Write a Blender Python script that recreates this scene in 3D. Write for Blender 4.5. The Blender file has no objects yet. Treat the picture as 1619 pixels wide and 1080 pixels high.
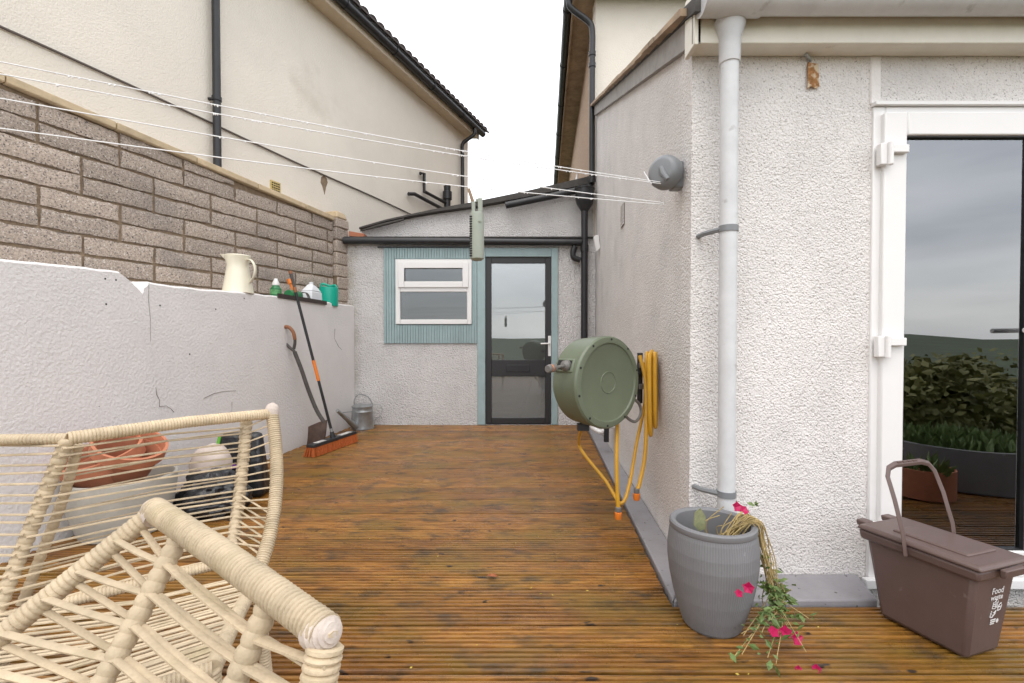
import bpy, math, random
from mathutils import Vector, Matrix, noise
random.seed(7)
R = math.radians
sc = bpy.context.scene
V = Vector
F, CU, CV, CH = 750.0, 810.0, 540.0, 1.05      # focal length in photo pixels, principal point, camera height
def px(u, v, Y):                               # photo pixel at depth Y -> point
    return V(((u - CU) / F * Y, Y, CH - (v - CV) / F * Y))

# ------------------------------------------------------------------ camera, sky, sun, exposure
cam_d = bpy.data.cameras.new("camera"); cam = bpy.data.objects.new("camera", cam_d)
sc.collection.objects.link(cam); sc.camera = cam
cam_d.sensor_width = 36; cam_d.lens = F / 1619 * 36
cam_d.clip_start = 0.05; cam_d.clip_end = 5000
TILT = 1.0
cam.location = (0, 0, CH); cam.rotation_euler = (R(90 - TILT), 0, 0)
cam_d.shift_y = math.tan(R(TILT)) * F / 1619

SUN_EL, SUN_AZ = 62, 190                       # azimuth clockwise from +Y, the sun stands behind the camera
w = bpy.data.worlds.new("World"); sc.world = w; w.use_nodes = True
nt = w.node_tree; nt.nodes.clear()
def wn(t): return nt.nodes.new(t)
sky = wn("ShaderNodeTexSky"); sky.sky_type = 'NISHITA'; sky.sun_disc = False
sky.sun_elevation = R(SUN_EL); sky.sun_rotation = R(SUN_AZ); sky.dust_density = 3
bg1 = wn("ShaderNodeBackground"); bg1.inputs[1].default_value = 0.05
nt.links.new(sky.outputs[0], bg1.inputs[0])
tc = wn("ShaderNodeTexCoord"); mp = wn("ShaderNodeMapping"); mp.inputs['Scale'].default_value = (1.2, 1.2, 6)
nz = wn("ShaderNodeTexNoise"); nz.inputs['Scale'].default_value = 1.6; nz.inputs['Detail'].default_value = 6
cr = wn("ShaderNodeValToRGB")
cr.color_ramp.elements[0].position = 0.33; cr.color_ramp.elements[0].color = (0.70, 0.71, 0.73, 1)
cr.color_ramp.elements[1].position = 0.66; cr.color_ramp.elements[1].color = (1.15, 1.14, 1.12, 1)
bg2 = wn("ShaderNodeBackground"); bg2.inputs[1].default_value = 1.2
ad = wn("ShaderNodeAddShader"); out = wn("ShaderNodeOutputWorld")
nt.links.new(tc.outputs['Generated'], mp.inputs[0]); nt.links.new(mp.outputs[0], nz.inputs['Vector'])
nt.links.new(nz.outputs[0], cr.inputs[0]); nt.links.new(cr.outputs[0], bg2.inputs[0])
nt.links.new(bg1.outputs[0], ad.inputs[0]); nt.links.new(bg2.outputs[0], ad.inputs[1])
nt.links.new(ad.outputs[0], out.inputs[0])

sun_d = bpy.data.lights.new("sun", 'SUN'); sun_d.energy = 0.5; sun_d.angle = R(35); sun_d.color = (1, 0.96, 0.9)
sun = bpy.data.objects.new("sun", sun_d); sc.collection.objects.link(sun)
sd = V((math.sin(R(SUN_AZ)) * math.cos(R(SUN_EL)), math.cos(R(SUN_AZ)) * math.cos(R(SUN_EL)), math.sin(R(SUN_EL))))
sun.rotation_euler = (-sd).to_track_quat('-Z', 'Y').to_euler()
sc.view_settings.view_transform = 'Standard'; sc.view_settings.look = 'None'
sc.view_settings.exposure = 0.6; sc.view_settings.gamma = 1.0
sc.cycles.use_denoising = True
sc.cycles.max_bounces = 8; sc.cycles.transparent_max_bounces = 12

# ------------------------------------------------------------------ materials
MATS = {}
def mat(name, col, rough=0.6, metal=0.0, var=0.0, vscale=8.0, bump=0.0, bscale=60.0, bdist=0.004, rand=0.0,
        spots=None, coat=0.0, stretch=(1, 1, 1), spec=0.5, voro=False, trans=0.0, stain=None):
    """Principled material on world position: tone variation, bump, dirt spots with a shape of their own."""
    if name in MATS: return MATS[name]
    m = bpy.data.materials.new(name); m.use_nodes = True; t = m.node_tree
    b = t.nodes["Principled BSDF"]; N = t.nodes.new; L = t.links.new
    b.inputs['Roughness'].default_value = rough; b.inputs['Metallic'].default_value = metal
    b.inputs['Specular IOR Level'].default_value = spec; b.inputs['Coat Weight'].default_value = coat
    if trans: b.inputs['Transmission Weight'].default_value = trans
    geo = N('ShaderNodeNewGeometry'); mpn = N('ShaderNodeMapping'); mpn.inputs['Scale'].default_value = stretch
    L(geo.outputs['Position'], mpn.inputs[0])
    c = N('ShaderNodeRGB'); c.outputs[0].default_value = (*col, 1); cur = c.outputs[0]
    def mult(cur, fac_out, lo, hi):
        r = N('ShaderNodeMapRange'); r.inputs['From Min'].default_value = 0.3; r.inputs['From Max'].default_value = 0.7
        r.inputs['To Min'].default_value = lo; r.inputs['To Max'].default_value = hi; L(fac_out, r.inputs[0])
        mx = N('ShaderNodeMix'); mx.data_type = 'RGBA'; mx.blend_type = 'MULTIPLY'; mx.inputs[0].default_value = 1
        L(cur, mx.inputs[6]); L(r.outputs[0], mx.inputs[7]); return mx.outputs[2]
    if var:
        n = N('ShaderNodeTexNoise'); n.inputs['Scale'].default_value = vscale; n.inputs['Detail'].default_value = 8
        n.inputs['Roughness'].default_value = 0.65; L(mpn.outputs[0], n.inputs['Vector'])
        cur = mult(cur, n.outputs[0], 1 - var, 1 + var)
    if rand:
        oi = N('ShaderNodeObjectInfo'); r = N('ShaderNodeMapRange')
        r.inputs['To Min'].default_value = 1 - rand; r.inputs['To Max'].default_value = 1 + rand; L(oi.outputs['Random'], r.inputs[0])
        mx = N('ShaderNodeMix'); mx.data_type = 'RGBA'; mx.blend_type = 'MULTIPLY'; mx.inputs[0].default_value = 1
        L(cur, mx.inputs[6]); L(r.outputs[0], mx.inputs[7]); cur = mx.outputs[2]
    for (scol, sscale, lo, hi) in (spots or []):
        n = N('ShaderNodeTexNoise'); n.inputs['Scale'].default_value = sscale; n.inputs['Detail'].default_value = 5
        L(mpn.outputs[0], n.inputs['Vector'])
        r = N('ShaderNodeMapRange'); r.inputs['From Min'].default_value = lo; r.inputs['From Max'].default_value = hi
        L(n.outputs[0], r.inputs[0])
        mx = N('ShaderNodeMix'); mx.data_type = 'RGBA'; L(r.outputs[0], mx.inputs[0]); L(cur, mx.inputs[6])
        mx.inputs[7].default_value = (*scol, 1); cur = mx.outputs[2]
    if stain:                                  # damp stain down one edge, ragged
        sx = N('ShaderNodeSeparateXYZ'); L(geo.outputs['Position'], sx.inputs[0])
        r = N('ShaderNodeMapRange'); r.inputs['From Min'].default_value = stain[0]; r.inputs['From Max'].default_value = stain[1]; L(sx.outputs[0], r.inputs[0])
        n = N('ShaderNodeTexNoise'); n.inputs['Scale'].default_value = 7; n.inputs['Detail'].default_value = 8; L(geo.outputs['Position'], n.inputs['Vector'])
        a = N('ShaderNodeMath'); a.operation = 'MULTIPLY_ADD'; a.inputs[1].default_value = 1.6; L(n.outputs[0], a.inputs[0]); a.inputs[2].default_value = -0.35
        a2 = N('ShaderNodeMath'); a2.operation = 'MULTIPLY'; a2.use_clamp = True; L(a.outputs[0], a2.inputs[0]); L(r.outputs[0], a2.inputs[1])
        mx = N('ShaderNodeMix'); mx.data_type = 'RGBA'; L(a2.outputs[0], mx.inputs[0]); L(cur, mx.inputs[6]); mx.inputs[7].default_value = (0.26, 0.21, 0.12, 1); cur = mx.outputs[2]
    L(cur, b.inputs['Base Color'])
    if bump:
        if voro:
            n = N('ShaderNodeTexVoronoi'); n.feature = 'SMOOTH_F1'; n.inputs['Scale'].default_value = bscale
            n2 = N('ShaderNodeTexNoise'); n2.inputs['Scale'].default_value = bscale * 0.55; n2.inputs['Detail'].default_value = 4
            L(mpn.outputs[0], n.inputs['Vector']); L(mpn.outputs[0], n2.inputs['Vector'])
            a = N('ShaderNodeMath'); a.operation = 'SUBTRACT'; L(n2.outputs[0], a.inputs[0]); L(n.outputs[0], a.inputs[1]); h = a.outputs[0]
        else:
            n = N('ShaderNodeTexNoise'); n.inputs['Scale'].default_value = bscale; n.inputs['Detail'].default_value = 6
            L(mpn.outputs[0], n.inputs['Vector']); h = n.outputs[0]
        bp = N('ShaderNodeBump'); bp.inputs['Strength'].default_value = bump; bp.inputs['Distance'].default_value = bdist
        L(h, bp.inputs['Height']); L(bp.outputs[0], b.inputs['Normal'])
    MATS[name] = m; return m

DIRT = (0.16, 0.14, 0.12)
M = dict(
    dash=mat('pebbledash', (0.73, 0.70, 0.68), 0.92, var=0.08, vscale=3, bump=0.85, bscale=130, bdist=0.0068, voro=True, spec=0.2,
             spots=[((0.36, 0.33, 0.31), 150, 0.60, 0.68), ((0.52, 0.51, 0.50), 1.7, 0.60, 0.85)]),
    dash2=mat('shed_dash', (0.70, 0.68, 0.67), 0.92, stain=(-1.88, -2.06), var=0.10, vscale=2.5, bump=1.0, bscale=90, bdist=0.016, voro=True, spec=0.2,
              spots=[((0.28, 0.25, 0.23), 95, 0.61, 0.70), ((0.42, 0.36, 0.25), 1.3, 0.66, 0.85)]),
    render=mat('white_render', (0.79, 0.76, 0.74), 0.8, var=0.05, vscale=2, bump=0.8, bscale=60, bdist=0.007,
               spots=[((0.40, 0.36, 0.32), 2.2, 0.70, 0.9), ((0.2, 0.2, 0.18), 45, 0.755, 0.78)]),
    cream=mat('cream_render', (0.76, 0.70, 0.61), 0.85, var=0.05, vscale=1.2, bump=0.5, bscale=90, bdist=0.006, voro=True,
              spots=[((0.5, 0.44, 0.36), 1.1, 0.66, 0.9)]),
    brown=mat('brown_dash', (0.42, 0.29, 0.20), 0.9, var=0.25, vscale=30, bump=0.8, bscale=90, bdist=0.01, voro=True),
    block=mat('concrete_block', (0.385, 0.315, 0.26), 0.92, var=0.42, vscale=70, bump=0.9, bscale=110, bdist=0.008, rand=0.13,
              spots=[((0.09, 0.08, 0.075), 90, 0.57, 0.66), ((0.68, 0.63, 0.57), 80, 0.60, 0.70), ((0.17, 0.16, 0.15), 1.4, 0.58, 0.85)]),
    mortar=mat('mortar', (0.24, 0.175, 0.115), 0.95, var=0.3, vscale=25, bump=0.8, bscale=60, bdist=0.01),
    coping=mat('coping_stone', (0.50, 0.39, 0.25), 0.85, var=0.2, vscale=9, bump=0.4, bscale=80, rand=0.08),
    plinth=mat('grey_paint', (0.27, 0.26, 0.275), 0.45, var=0.1, vscale=10, bump=0.25, bscale=50,
               spots=[((0.05, 0.045, 0.04), 38, 0.66, 0.71)]),
    pvc=mat('white_pvc', (0.80, 0.79, 0.78), 0.3, var=0.02, vscale=5),
    pipe=mat('grey_pipe', (0.60, 0.61, 0.62), 0.45, var=0.08, vscale=12, spots=[((0.30, 0.29, 0.27), 14, 0.66, 0.8)]),
    fascia=mat('cream_fascia', (0.76, 0.73, 0.64), 0.5, var=0.06, vscale=9, spots=[((0.3, 0.25, 0.17), 12, 0.68, 0.82)]),
    black=mat('black_plastic', (0.018, 0.018, 0.02), 0.42, var=0.3, vscale=14),
    felt=mat('roof_felt', (0.055, 0.05, 0.045), 0.75, var=0.3, vscale=14, bump=0.4, bscale=80),
    tile=mat('roof_tile', (0.075, 0.06, 0.055), 0.8, var=0.25, vscale=12, rand=0.2),
    oldwood=mat('weathered_wood', (0.36, 0.26, 0.17), 0.8, var=0.3, vscale=7, bump=0.4, bscale=40, spots=[((0.1, 0.07, 0.05), 9, 0.62, 0.75)]),
    teal=mat('teal_paint', (0.30, 0.40, 0.41), 0.5, var=0.1, vscale=8, rand=0.06, spots=[((0.2, 0.22, 0.2), 16, 0.68, 0.8)]),
    frame=mat('anthracite_frame', (0.022, 0.021, 0.023), 0.4),
    dark=mat('painted_dark', (0.02, 0.02, 0.02), 0.9),  # near-black paint in place of shade inside openings; dark screws share it
    room=mat('room_paint', (0.10, 0.10, 0.105), 0.9, var=0.1),
    sage=mat('sage_plastic', (0.14, 0.165, 0.11), 0.42, var=0.05, vscale=8),
    sage2=mat('sage_plastic_pale', (0.30, 0.33, 0.275), 0.5, var=0.05, vscale=15),
    yellow=mat('yellow_hose', (0.62, 0.33, 0.025), 0.4, var=0.12, vscale=10),
    orange=mat('orange_plastic', (0.75, 0.20, 0.02), 0.4),
    greyp=mat('grey_plastic', (0.20, 0.21, 0.22), 0.38, var=0.06),
    midgrey=mat('nozzle_grey', (0.16, 0.15, 0.14), 0.45),
    white=mat('white_cord', (0.82, 0.82, 0.82), 0.5),
    galv=mat('galvanised', (0.42, 0.44, 0.45), 0.36, metal=0.75, var=0.2, vscale=16, bump=0.1, bscale=30),
    enamel=mat('cream_enamel', (0.78, 0.73, 0.58), 0.25, coat=0.3),
    green=mat('green_plastic', (0.02, 0.17, 0.06), 0.35), tealp=mat('teal_plastic', (0.0, 0.36, 0.25), 0.35, var=0.06),
    jerry=mat('milky_plastic', (0.74, 0.76, 0.78), 0.4), rust=mat('rust', (0.36, 0.17, 0.06), 0.85, var=0.4, vscale=60,
             spots=[((0.6, 0.5, 0.36), 30, 0.5, 0.6)]),
    spade=mat('rusty_blade', (0.075, 0.045, 0.033), 0.75, var=0.35, vscale=22, bump=0.3, bscale=60),
    shaft=mat('worn_shaft', (0.085, 0.075, 0.068), 0.65, var=0.25, vscale=18), grip=mat('worn_grip', (0.27, 0.11, 0.05), 0.6, var=0.25, vscale=30),
    bristle=mat('orange_bristle', (0.42, 0.10, 0.02), 0.7, var=0.3, vscale=60),
    rope=mat('rope', (0.52, 0.42, 0.285), 0.75, var=0.18, vscale=22, bump=0.5, bscale=180, bdist=0.003, rand=0.13,
             spots=[((0.27, 0.22, 0.10), 7, 0.60, 0.85)]),
    ropecap=mat('rope_cap', (0.56, 0.48, 0.42), 0.8, var=0.1, vscale=40, bump=0.6, bscale=110),
    tube=mat('frame_tube', (0.17, 0.17, 0.17), 0.5, metal=0.3),
    pot=mat('grey_pot', (0.18, 0.18, 0.187), 0.6, var=0.08, vscale=8, spots=[((0.36, 0.36, 0.36), 26, 0.70, 0.76)]),
    stone=mat('pale_concrete', (0.44, 0.42, 0.37), 0.85, var=0.12, vscale=10, bump=0.3, bscale=60),
    terra=mat('terracotta', (0.45, 0.17, 0.09), 0.8, var=0.15, vscale=14, rand=0.1, bump=0.2, bscale=70),
    soil=mat('soil', (0.035, 0.028, 0.022), 0.95, var=0.4, vscale=40, bump=1, bscale=60, bdist=0.01),
    bag=mat('black_bag', (0.016, 0.016, 0.018), 0.3, var=0.3, bump=0.6, bscale=24, bdist=0.02), sack=mat('pale_sack', (0.50, 0.42, 0.37), 0.7, var=0.1, bump=0.4, bscale=18, bdist=0.01),
    purple=mat('purple_print', (0.16, 0.05, 0.25), 0.4), lime=mat('lime_print', (0.13, 0.42, 0.04), 0.4),
    brownp=mat('brown_plastic', (0.115, 0.075, 0.066), 0.42, var=0.07, vscale=14, bump=0.08, bscale=150, spots=[((0.2, 0.16, 0.15), 20, 0.70, 0.8)]),
    print=mat('white_print', (0.75, 0.74, 0.73), 0.5),
    stem=mat('dry_stem', (0.40, 0.30, 0.13), 0.8, var=0.25, vscale=30), leaf=mat('fresh_leaf', (0.12, 0.18, 0.05), 0.55, var=0.35, vscale=30),
    leaf2=mat('hedge_leaf', (0.15, 0.145, 0.04), 0.6, var=0.5, vscale=1.5), petal=mat('magenta_petal', (0.40, 0.004, 0.075), 0.55, var=0.2, vscale=60),
    dryleaf=mat('dry_leaf', (0.24, 0.25, 0.13), 0.7, var=0.25, vscale=60), brownleaf=mat('brown_leaf', (0.28, 0.085, 0.03), 0.7, var=0.3, vscale=90),
    bark=mat('bark', (0.07, 0.05, 0.035), 0.9, var=0.3), grass=mat('terrain_green', (0.05, 0.07, 0.03), 0.95, var=0.35, vscale=0.02),
    brass=mat('yellow_vent', (0.55, 0.42, 0.16), 0.6, var=0.2, vscale=40),
)
def deck_material():
    m = bpy.data.materials.new('wet_decking'); m.use_nodes = True; t = m.node_tree; N = t.nodes.new; L = t.links.new
    b = t.nodes["Principled BSDF"]; geo = N('ShaderNodeNewGeometry'); oi = N('ShaderNodeObjectInfo')
    off = N('ShaderNodeVectorMath'); off.operation = 'MULTIPLY_ADD'; off.inputs[1].default_value = (3.1, 7.7, 0)
    cx = N('ShaderNodeCombineXYZ'); L(oi.outputs['Random'], cx.inputs[0]); L(oi.outputs['Random'], cx.inputs[1])
    L(cx.outputs[0], off.inputs[0]); L(geo.outputs['Position'], off.inputs[2])
    def noi(src, scale, st, det=6, rough=0.6):
        mp = N('ShaderNodeMapping'); mp.inputs['Scale'].default_value = st; L(src, mp.inputs[0])
        n = N('ShaderNodeTexNoise'); n.inputs['Scale'].default_value = scale; n.inputs['Detail'].default_value = det
        n.inputs['Roughness'].default_value = rough; L(mp.outputs[0], n.inputs['Vector']); return n.outputs[0]
    def ramp(src, els):
        r = N('ShaderNodeValToRGB'); e = r.color_ramp.elements
        e[0].position, e[0].color = els[0][0], (*els[0][1], 1); e[1].position, e[1].color = els[-1][0], (*els[-1][1], 1)
        for p, c in els[1:-1]: x = e.new(p); x.color = (*c, 1)
        L(src, r.inputs[0]); return r.outputs[0]
    def mix(fac, a, bcol, mode='MIX'):
        x = N('ShaderNodeMix'); x.data_type = 'RGBA'; x.blend_type = mode
        if isinstance(fac, float): x.inputs[0].default_value = fac
        else: L(fac, x.inputs[0])
        L(a, x.inputs[6])
        if isinstance(bcol, tuple): x.inputs[7].default_value = (*bcol, 1)
        else: L(bcol, x.inputs[7])
        return x.outputs[2]
    grain = noi(off.outputs[0], 9, (0.55, 9, 1), 9, 0.7)
    col = ramp(grain, [(0.30, (0.070, 0.028, 0.007)), (0.5, (0.245, 0.104, 0.018)), (0.70, (0.41, 0.198, 0.042))])
    br = N('ShaderNodeMapRange'); br.inputs['To Min'].default_value = 0.72; br.inputs['To Max'].default_value = 1.25; L(oi.outputs['Random'], br.inputs[0])
    col = mix(1.0, col, br.outputs[0], 'MULTIPLY')
    alg = N('ShaderNodeMapRange'); alg.inputs['From Min'].default_value = 0.45; alg.inputs['From Max'].default_value = 0.70; alg.inputs['To Max'].default_value = 0.7
    L(noi(geo.outputs['Position'], 1.9, (1, 1.6, 1)), alg.inputs[0]); col = mix(alg.outputs[0], col, (0.165, 0.110, 0.015))
    red = N('ShaderNodeMapRange'); red.inputs['From Min'].default_value = 0.52; red.inputs['From Max'].default_value = 0.75; red.inputs['To Max'].default_value = 0.55
    L(noi(off.outputs[0], 1.3, (0.6, 4, 1)), red.inputs[0]); col = mix(red.outputs[0], col, (0.20, 0.085, 0.045))
    st = N('ShaderNodeMapRange'); st.inputs['From Min'].default_value = 0.52; st.inputs['From Max'].default_value = 0.68; st.inputs['To Max'].default_value = 0.8
    L(noi(geo.outputs['Position'], 5.2, (1, 2.0, 1), 5), st.inputs[0]); col = mix(st.outputs[0], col, (0.055, 0.036, 0.018))
    kn = N('ShaderNodeMapRange'); kn.inputs['From Min'].default_value = 0.655; kn.inputs['From Max'].default_value = 0.71
    L(noi(off.outputs[0], 11, (0.7, 2.0, 1), 3), kn.inputs[0]); col = mix(kn.outputs[0], col, (0.03, 0.016, 0.008))
    L(col, b.inputs['Base Color'])
    rr = N('ShaderNodeMapRange'); rr.inputs['From Min'].default_value = 0.3; rr.inputs['From Max'].default_value = 0.7
    rr.inputs['To Min'].default_value = 0.16; rr.inputs['To Max'].default_value = 0.46
    L(noi(geo.outputs['Position'], 3.0, (1, 1, 1)), rr.inputs[0]); L(rr.outputs[0], b.inputs['Roughness'])
    b.inputs['Specular IOR Level'].default_value = 0.55
    bp = N('ShaderNodeBump'); bp.inputs['Strength'].default_value = 0.5; bp.inputs['Distance'].default_value = 0.003
    L(noi(off.outputs[0], 30, (0.15, 4, 1), 6), bp.inputs['Height']); L(bp.outputs[0], b.inputs['Normal'])
    return m
M['deck'] = deck_material()
def glass_material(name, tint, ior, haze=0.0):
    m = bpy.data.materials.new(name); m.use_nodes = True; t = m.node_tree; t.nodes.clear(); N = t.nodes.new; L = t.links.new
    fr = N('ShaderNodeFresnel'); fr.inputs[0].default_value = ior
    tr = N('ShaderNodeBsdfTransparent'); tr.inputs[0].default_value = (*tint, 1)
    gl = N('ShaderNodeBsdfGlossy'); gl.inputs['Roughness'].default_value = 0.0; gl.inputs[0].default_value = (0.95, 0.97, 1, 1)
    mx = N('ShaderNodeMixShader'); o = N('ShaderNodeOutputMaterial')
    L(fr.outputs[0], mx.inputs[0]); L(tr.outputs[0], mx.inputs[1]); L(gl.outputs[0], mx.inputs[2])
    df = N('ShaderNodeBsdfDiffuse'); df.inputs[0].default_value = (0.5, 0.53, 0.52, 1); m2 = N('ShaderNodeMixShader'); m2.inputs[0].default_value = haze
    L(mx.outputs[0], m2.inputs[1]); L(df.outputs[0], m2.inputs[2]); L(m2.outputs[0], o.inputs[0]); return m
M['glass'] = glass_material('double_glazing', (0.72, 0.76, 0.76), 2.85)
M['glass_window'] = glass_material('window_glazing', (0.6, 0.64, 0.64), 1.95)
M['glass_hazy'] = glass_material('hazy_glazing', (0.7, 0.74, 0.74), 2.7, 0.10)
M['glass_frost'] = glass_material('frosted_glazing', (0.6, 0.64, 0.64), 2.3, 0.24)

# ------------------------------------------------------------------ mesh helpers
class MB:
    def __init__(s): s.v = []; s.f = []
    def add(s, vs, fs):
        o = len(s.v); s.v += [V(p) for p in vs]; s.f += [tuple(i + o for i in f) for f in fs]; return s
    def box(s, lo, hi):
        x0, y0, z0 = lo; x1, y1, z1 = hi
        return s.add([(x0,y0,z0),(x1,y0,z0),(x1,y1,z0),(x0,y1,z0),(x0,y0,z1),(x1,y0,z1),(x1,y1,z1),(x0,y1,z1)],
                     [(0,3,2,1),(4,5,6,7),(0,1,5,4),(1,2,6,5),(2,3,7,6),(3,0,4,7)])
    def hexa(s, b4, t4):                       # bottom ring, top ring (both counter-clockwise from above)
        return s.add(list(b4) + list(t4), [(3,2,1,0),(4,5,6,7),(0,1,5,4),(1,2,6,5),(2,3,7,6),(3,0,4,7)])
    def prism(s, poly, d):                     # planar polygon extruded by vector d
        n = len(poly); d = V(d); p = [V(q) for q in poly]
        return s.add(p + [q + d for q in p], [tuple(range(n))[::-1], tuple(range(n, 2*n))] + [(i, (i+1) % n, n+(i+1) % n, n+i) for i in range(n)])
    def lathe(s, prof, c=(0,0,0), axis=(0,0,1), n=32, closed=False, ripple=None, cap0=True, cap1=True):
        a = V(axis).normalized(); q = V((0,0,1)).rotation_difference(a); c = V(c); vs = []; fs = []; m = len(prof)
        for (r, h) in prof:
            for k in range(n):
                t = 2*math.pi*k/n; rr = r * (1 + (ripple if (ripple and k % 2) else 0))
                vs.append(c + q @ V((rr*math.cos(t), rr*math.sin(t), h)))
        for i in range(m - 1 + (1 if closed else 0)):
            for k in range(n):
                i2 = (i+1) % m; fs.append((i*n+k, i*n+(k+1) % n, i2*n+(k+1) % n, i2*n+k))
        if not closed:
            if cap0 and prof[0][0] > 1e-5: fs.append(tuple(range(n))[::-1])
            if cap1 and prof[-1][0] > 1e-5: fs.append(tuple((m-1)*n + k for k in range(n)))
        return s.add(vs, fs)
    def tube(s, pts, r, n=10, flat=1.0, up=None, cap=True):
        P = [V(p) for p in pts]; m = len(P); rs = r if isinstance(r, (list, tuple)) else [r]*m
        T = [((P[min(i+1, m-1)] - P[max(i-1, 0)]).normalized()) for i in range(m)]
        ref = V(up) if up else (V((0,0,1)) if abs(T[0].z) < 0.9 else V((1,0,0)))
        nrm = (ref - T[0]*ref.dot(T[0])).normalized(); vs = []; fs = []
        for i in range(m):
            nrm = nrm - T[i]*nrm.dot(T[i])
            nrm = nrm.normalized() if nrm.length > 1e-6 else T[i].orthogonal().normalized()
            bi = T[i].cross(nrm)
            for k in range(n):
                t = 2*math.pi*k/n; vs.append(P[i] + nrm*(rs[i]*math.cos(t)*flat) + bi*(rs[i]*math.sin(t)))
        for i in range(m-1):
            for k in range(n): fs.append((i*n+k, i*n+(k+1) % n, (i+1)*n+(k+1) % n, (i+1)*n+k))
        if cap: fs += [tuple(range(n))[::-1], tuple((m-1)*n+k for k in range(n))]
        return s.add(vs, fs)
    def wrap(s, pts, r, pitch=0.0085, n=12):   # tube wound with cord: one swelling per turn
        P = resample(pts, pitch/4); rs = []
        for i in range(len(P)):
            rs.append(r * ((0.86, 0.975, 1.0, 0.975)[i % 4] + random.uniform(-0.012, 0.012)))
        return s.tube(P, rs, n)
    def holed(s, o, ux, uz, W, H, th, holes):  # wall panel with rectangular openings; thickness goes along ux x uz negative side
        o, ux, uz = V(o), V(ux), V(uz); nn = uz.cross(ux).normalized() * th
        xs = sorted({0, W} | {h[0] for h in holes} | {h[2] for h in holes}); zs = sorted({0, H} | {h[1] for h in holes} | {h[3] for h in holes})
        def solid(i, j):
            if i < 0 or j < 0 or i >= len(xs)-1 or j >= len(zs)-1: return False
            cx, cz = (xs[i]+xs[i+1])/2, (zs[j]+zs[j+1])/2
            return not any(h[0] < cx < h[2] and h[1] < cz < h[3] for h in holes)
        P = lambda x, z, d: o + ux*x + uz*z + nn*d
        for i in range(len(xs)-1):
            for j in range(len(zs)-1):
                if not solid(i, j): continue
                a, b, c, d = xs[i], xs[i+1], zs[j], zs[j+1]
                s.add([P(a,c,0),P(b,c,0),P(b,d,0),P(a,d,0)], [(0,1,2,3)]); s.add([P(a,c,1),P(b,c,1),P(b,d,1),P(a,d,1)], [(3,2,1,0)])
                if not solid(i-1, j): s.add([P(a,c,0),P(a,d,0),P(a,d,1),P(a,c,1)], [(0,1,2,3)])
                if not solid(i+1, j): s.add([P(b,c,0),P(b,c,1),P(b,d,1),P(b,d,0)], [(0,1,2,3)])
                if not solid(i, j-1): s.add([P(a,c,0),P(a,c,1),P(b,c,1),P(b,c,0)], [(0,1,2,3)])
                if not solid(i, j+1): s.add([P(a,d,0),P(b,d,0),P(b,d,1),P(a,d,1)], [(0,1,2,3)])
        return s
    def leaf(s, p, d, size, wid=0.5):
        d = V(d).normalized(); side = d.cross(V((random.uniform(-1,1), random.uniform(-1,1), random.uniform(-1,1)))).normalized(); up = d.cross(side)
        p = V(p)
        return s.add([p, p + d*size*0.5 + side*size*wid*0.5 + up*size*0.06, p + d*size, p + d*size*0.5 - side*size*wid*0.5 + up*size*0.06], [(0,1,2),(0,2,3)])
def resample(pts, step):
    P = [V(p) for p in pts]; L = [0]
    for a, b in zip(P, P[1:]): L.append(L[-1] + (b-a).length)
    n = max(2, int(round(L[-1]/step)) + 1); out = []; j = 0
    for i in range(n):
        d = L[-1]*i/(n-1)
        while j < len(P)-2 and L[j+1] < d: j += 1
        t = (d-L[j])/max(1e-9, L[j+1]-L[j]); out.append(P[j].lerp(P[j+1], min(1, max(0, t))))
    return out
def spline(pts, k=8):                          # Catmull-Rom
    P = [V(p) for p in pts]; P = [P[0]*2-P[1]] + P + [P[-1]*2-P[-2]]; out = []
    for i in range(1, len(P)-2):
        for j in range(k):
            t = j/k; a, b, c, d = P[i-1], P[i], P[i+1], P[i+2]
            out.append(0.5*((2*b) + (c-a)*t + (2*a-5*b+4*c-d)*t*t + (3*b-a-3*c+d)*t*t*t))
    return out + [P[-2]]

COL = sc.collection
def thing(name, label, cat, loc=(0,0,0), group=None):
    o = bpy.data.objects.new(name, None); COL.objects.link(o); o.location = loc; o.empty_display_size = 0.1
    o['label'] = label; o['category'] = cat; o['org'] = tuple(loc)
    if group: o['group'] = group
    return o
def part(name, mb, m, parent=None, bevel=0.0, smooth=35, solid=0.0):
    org = V(parent['org']) if parent is not None else V((0,0,0))
    me = bpy.data.meshes.new(name); me.from_pydata([tuple(p-org) for p in mb.v], [], mb.f); me.update()
    me.materials.append(M[m] if isinstance(m, str) else m)
    if smooth: me.shade_smooth(); me.set_sharp_from_angle(angle=R(smooth))
    o = bpy.data.objects.new(name, me); COL.objects.link(o); o.parent = parent; o['org'] = tuple(org)
    if solid: md = o.modifiers.new('solid', 'SOLIDIFY'); md.thickness = solid; md.offset = 0
    if bevel: md = o.modifiers.new('bevel', 'BEVEL'); md.width = bevel; md.segments = 2; md.limit_method = 'ANGLE'
    return o
def single(name, mb, m, label, cat, group=None, **k):    # a thing that is one mesh, origin at its base
    c = V((sum(p.x for p in mb.v)/len(mb.v), sum(p.y for p in mb.v)/len(mb.v), min(p.z for p in mb.v)))
    e = {'org': tuple(c)}
    class E(dict): pass
    me_o = part(name, _shift(mb, c), m, None, **k); me_o.location = c; me_o['org'] = tuple(c); me_o['label'] = label; me_o['category'] = cat
    if group: me_o['group'] = group
    return me_o
def _shift(mb, c):
    n = MB(); n.v = [p-c for p in mb.v]; n.f = mb.f; return n
def structure(name, mb, m, **k):
    o = part(name, mb, m, None, **k); o['kind'] = 'structure'; return o

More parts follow.
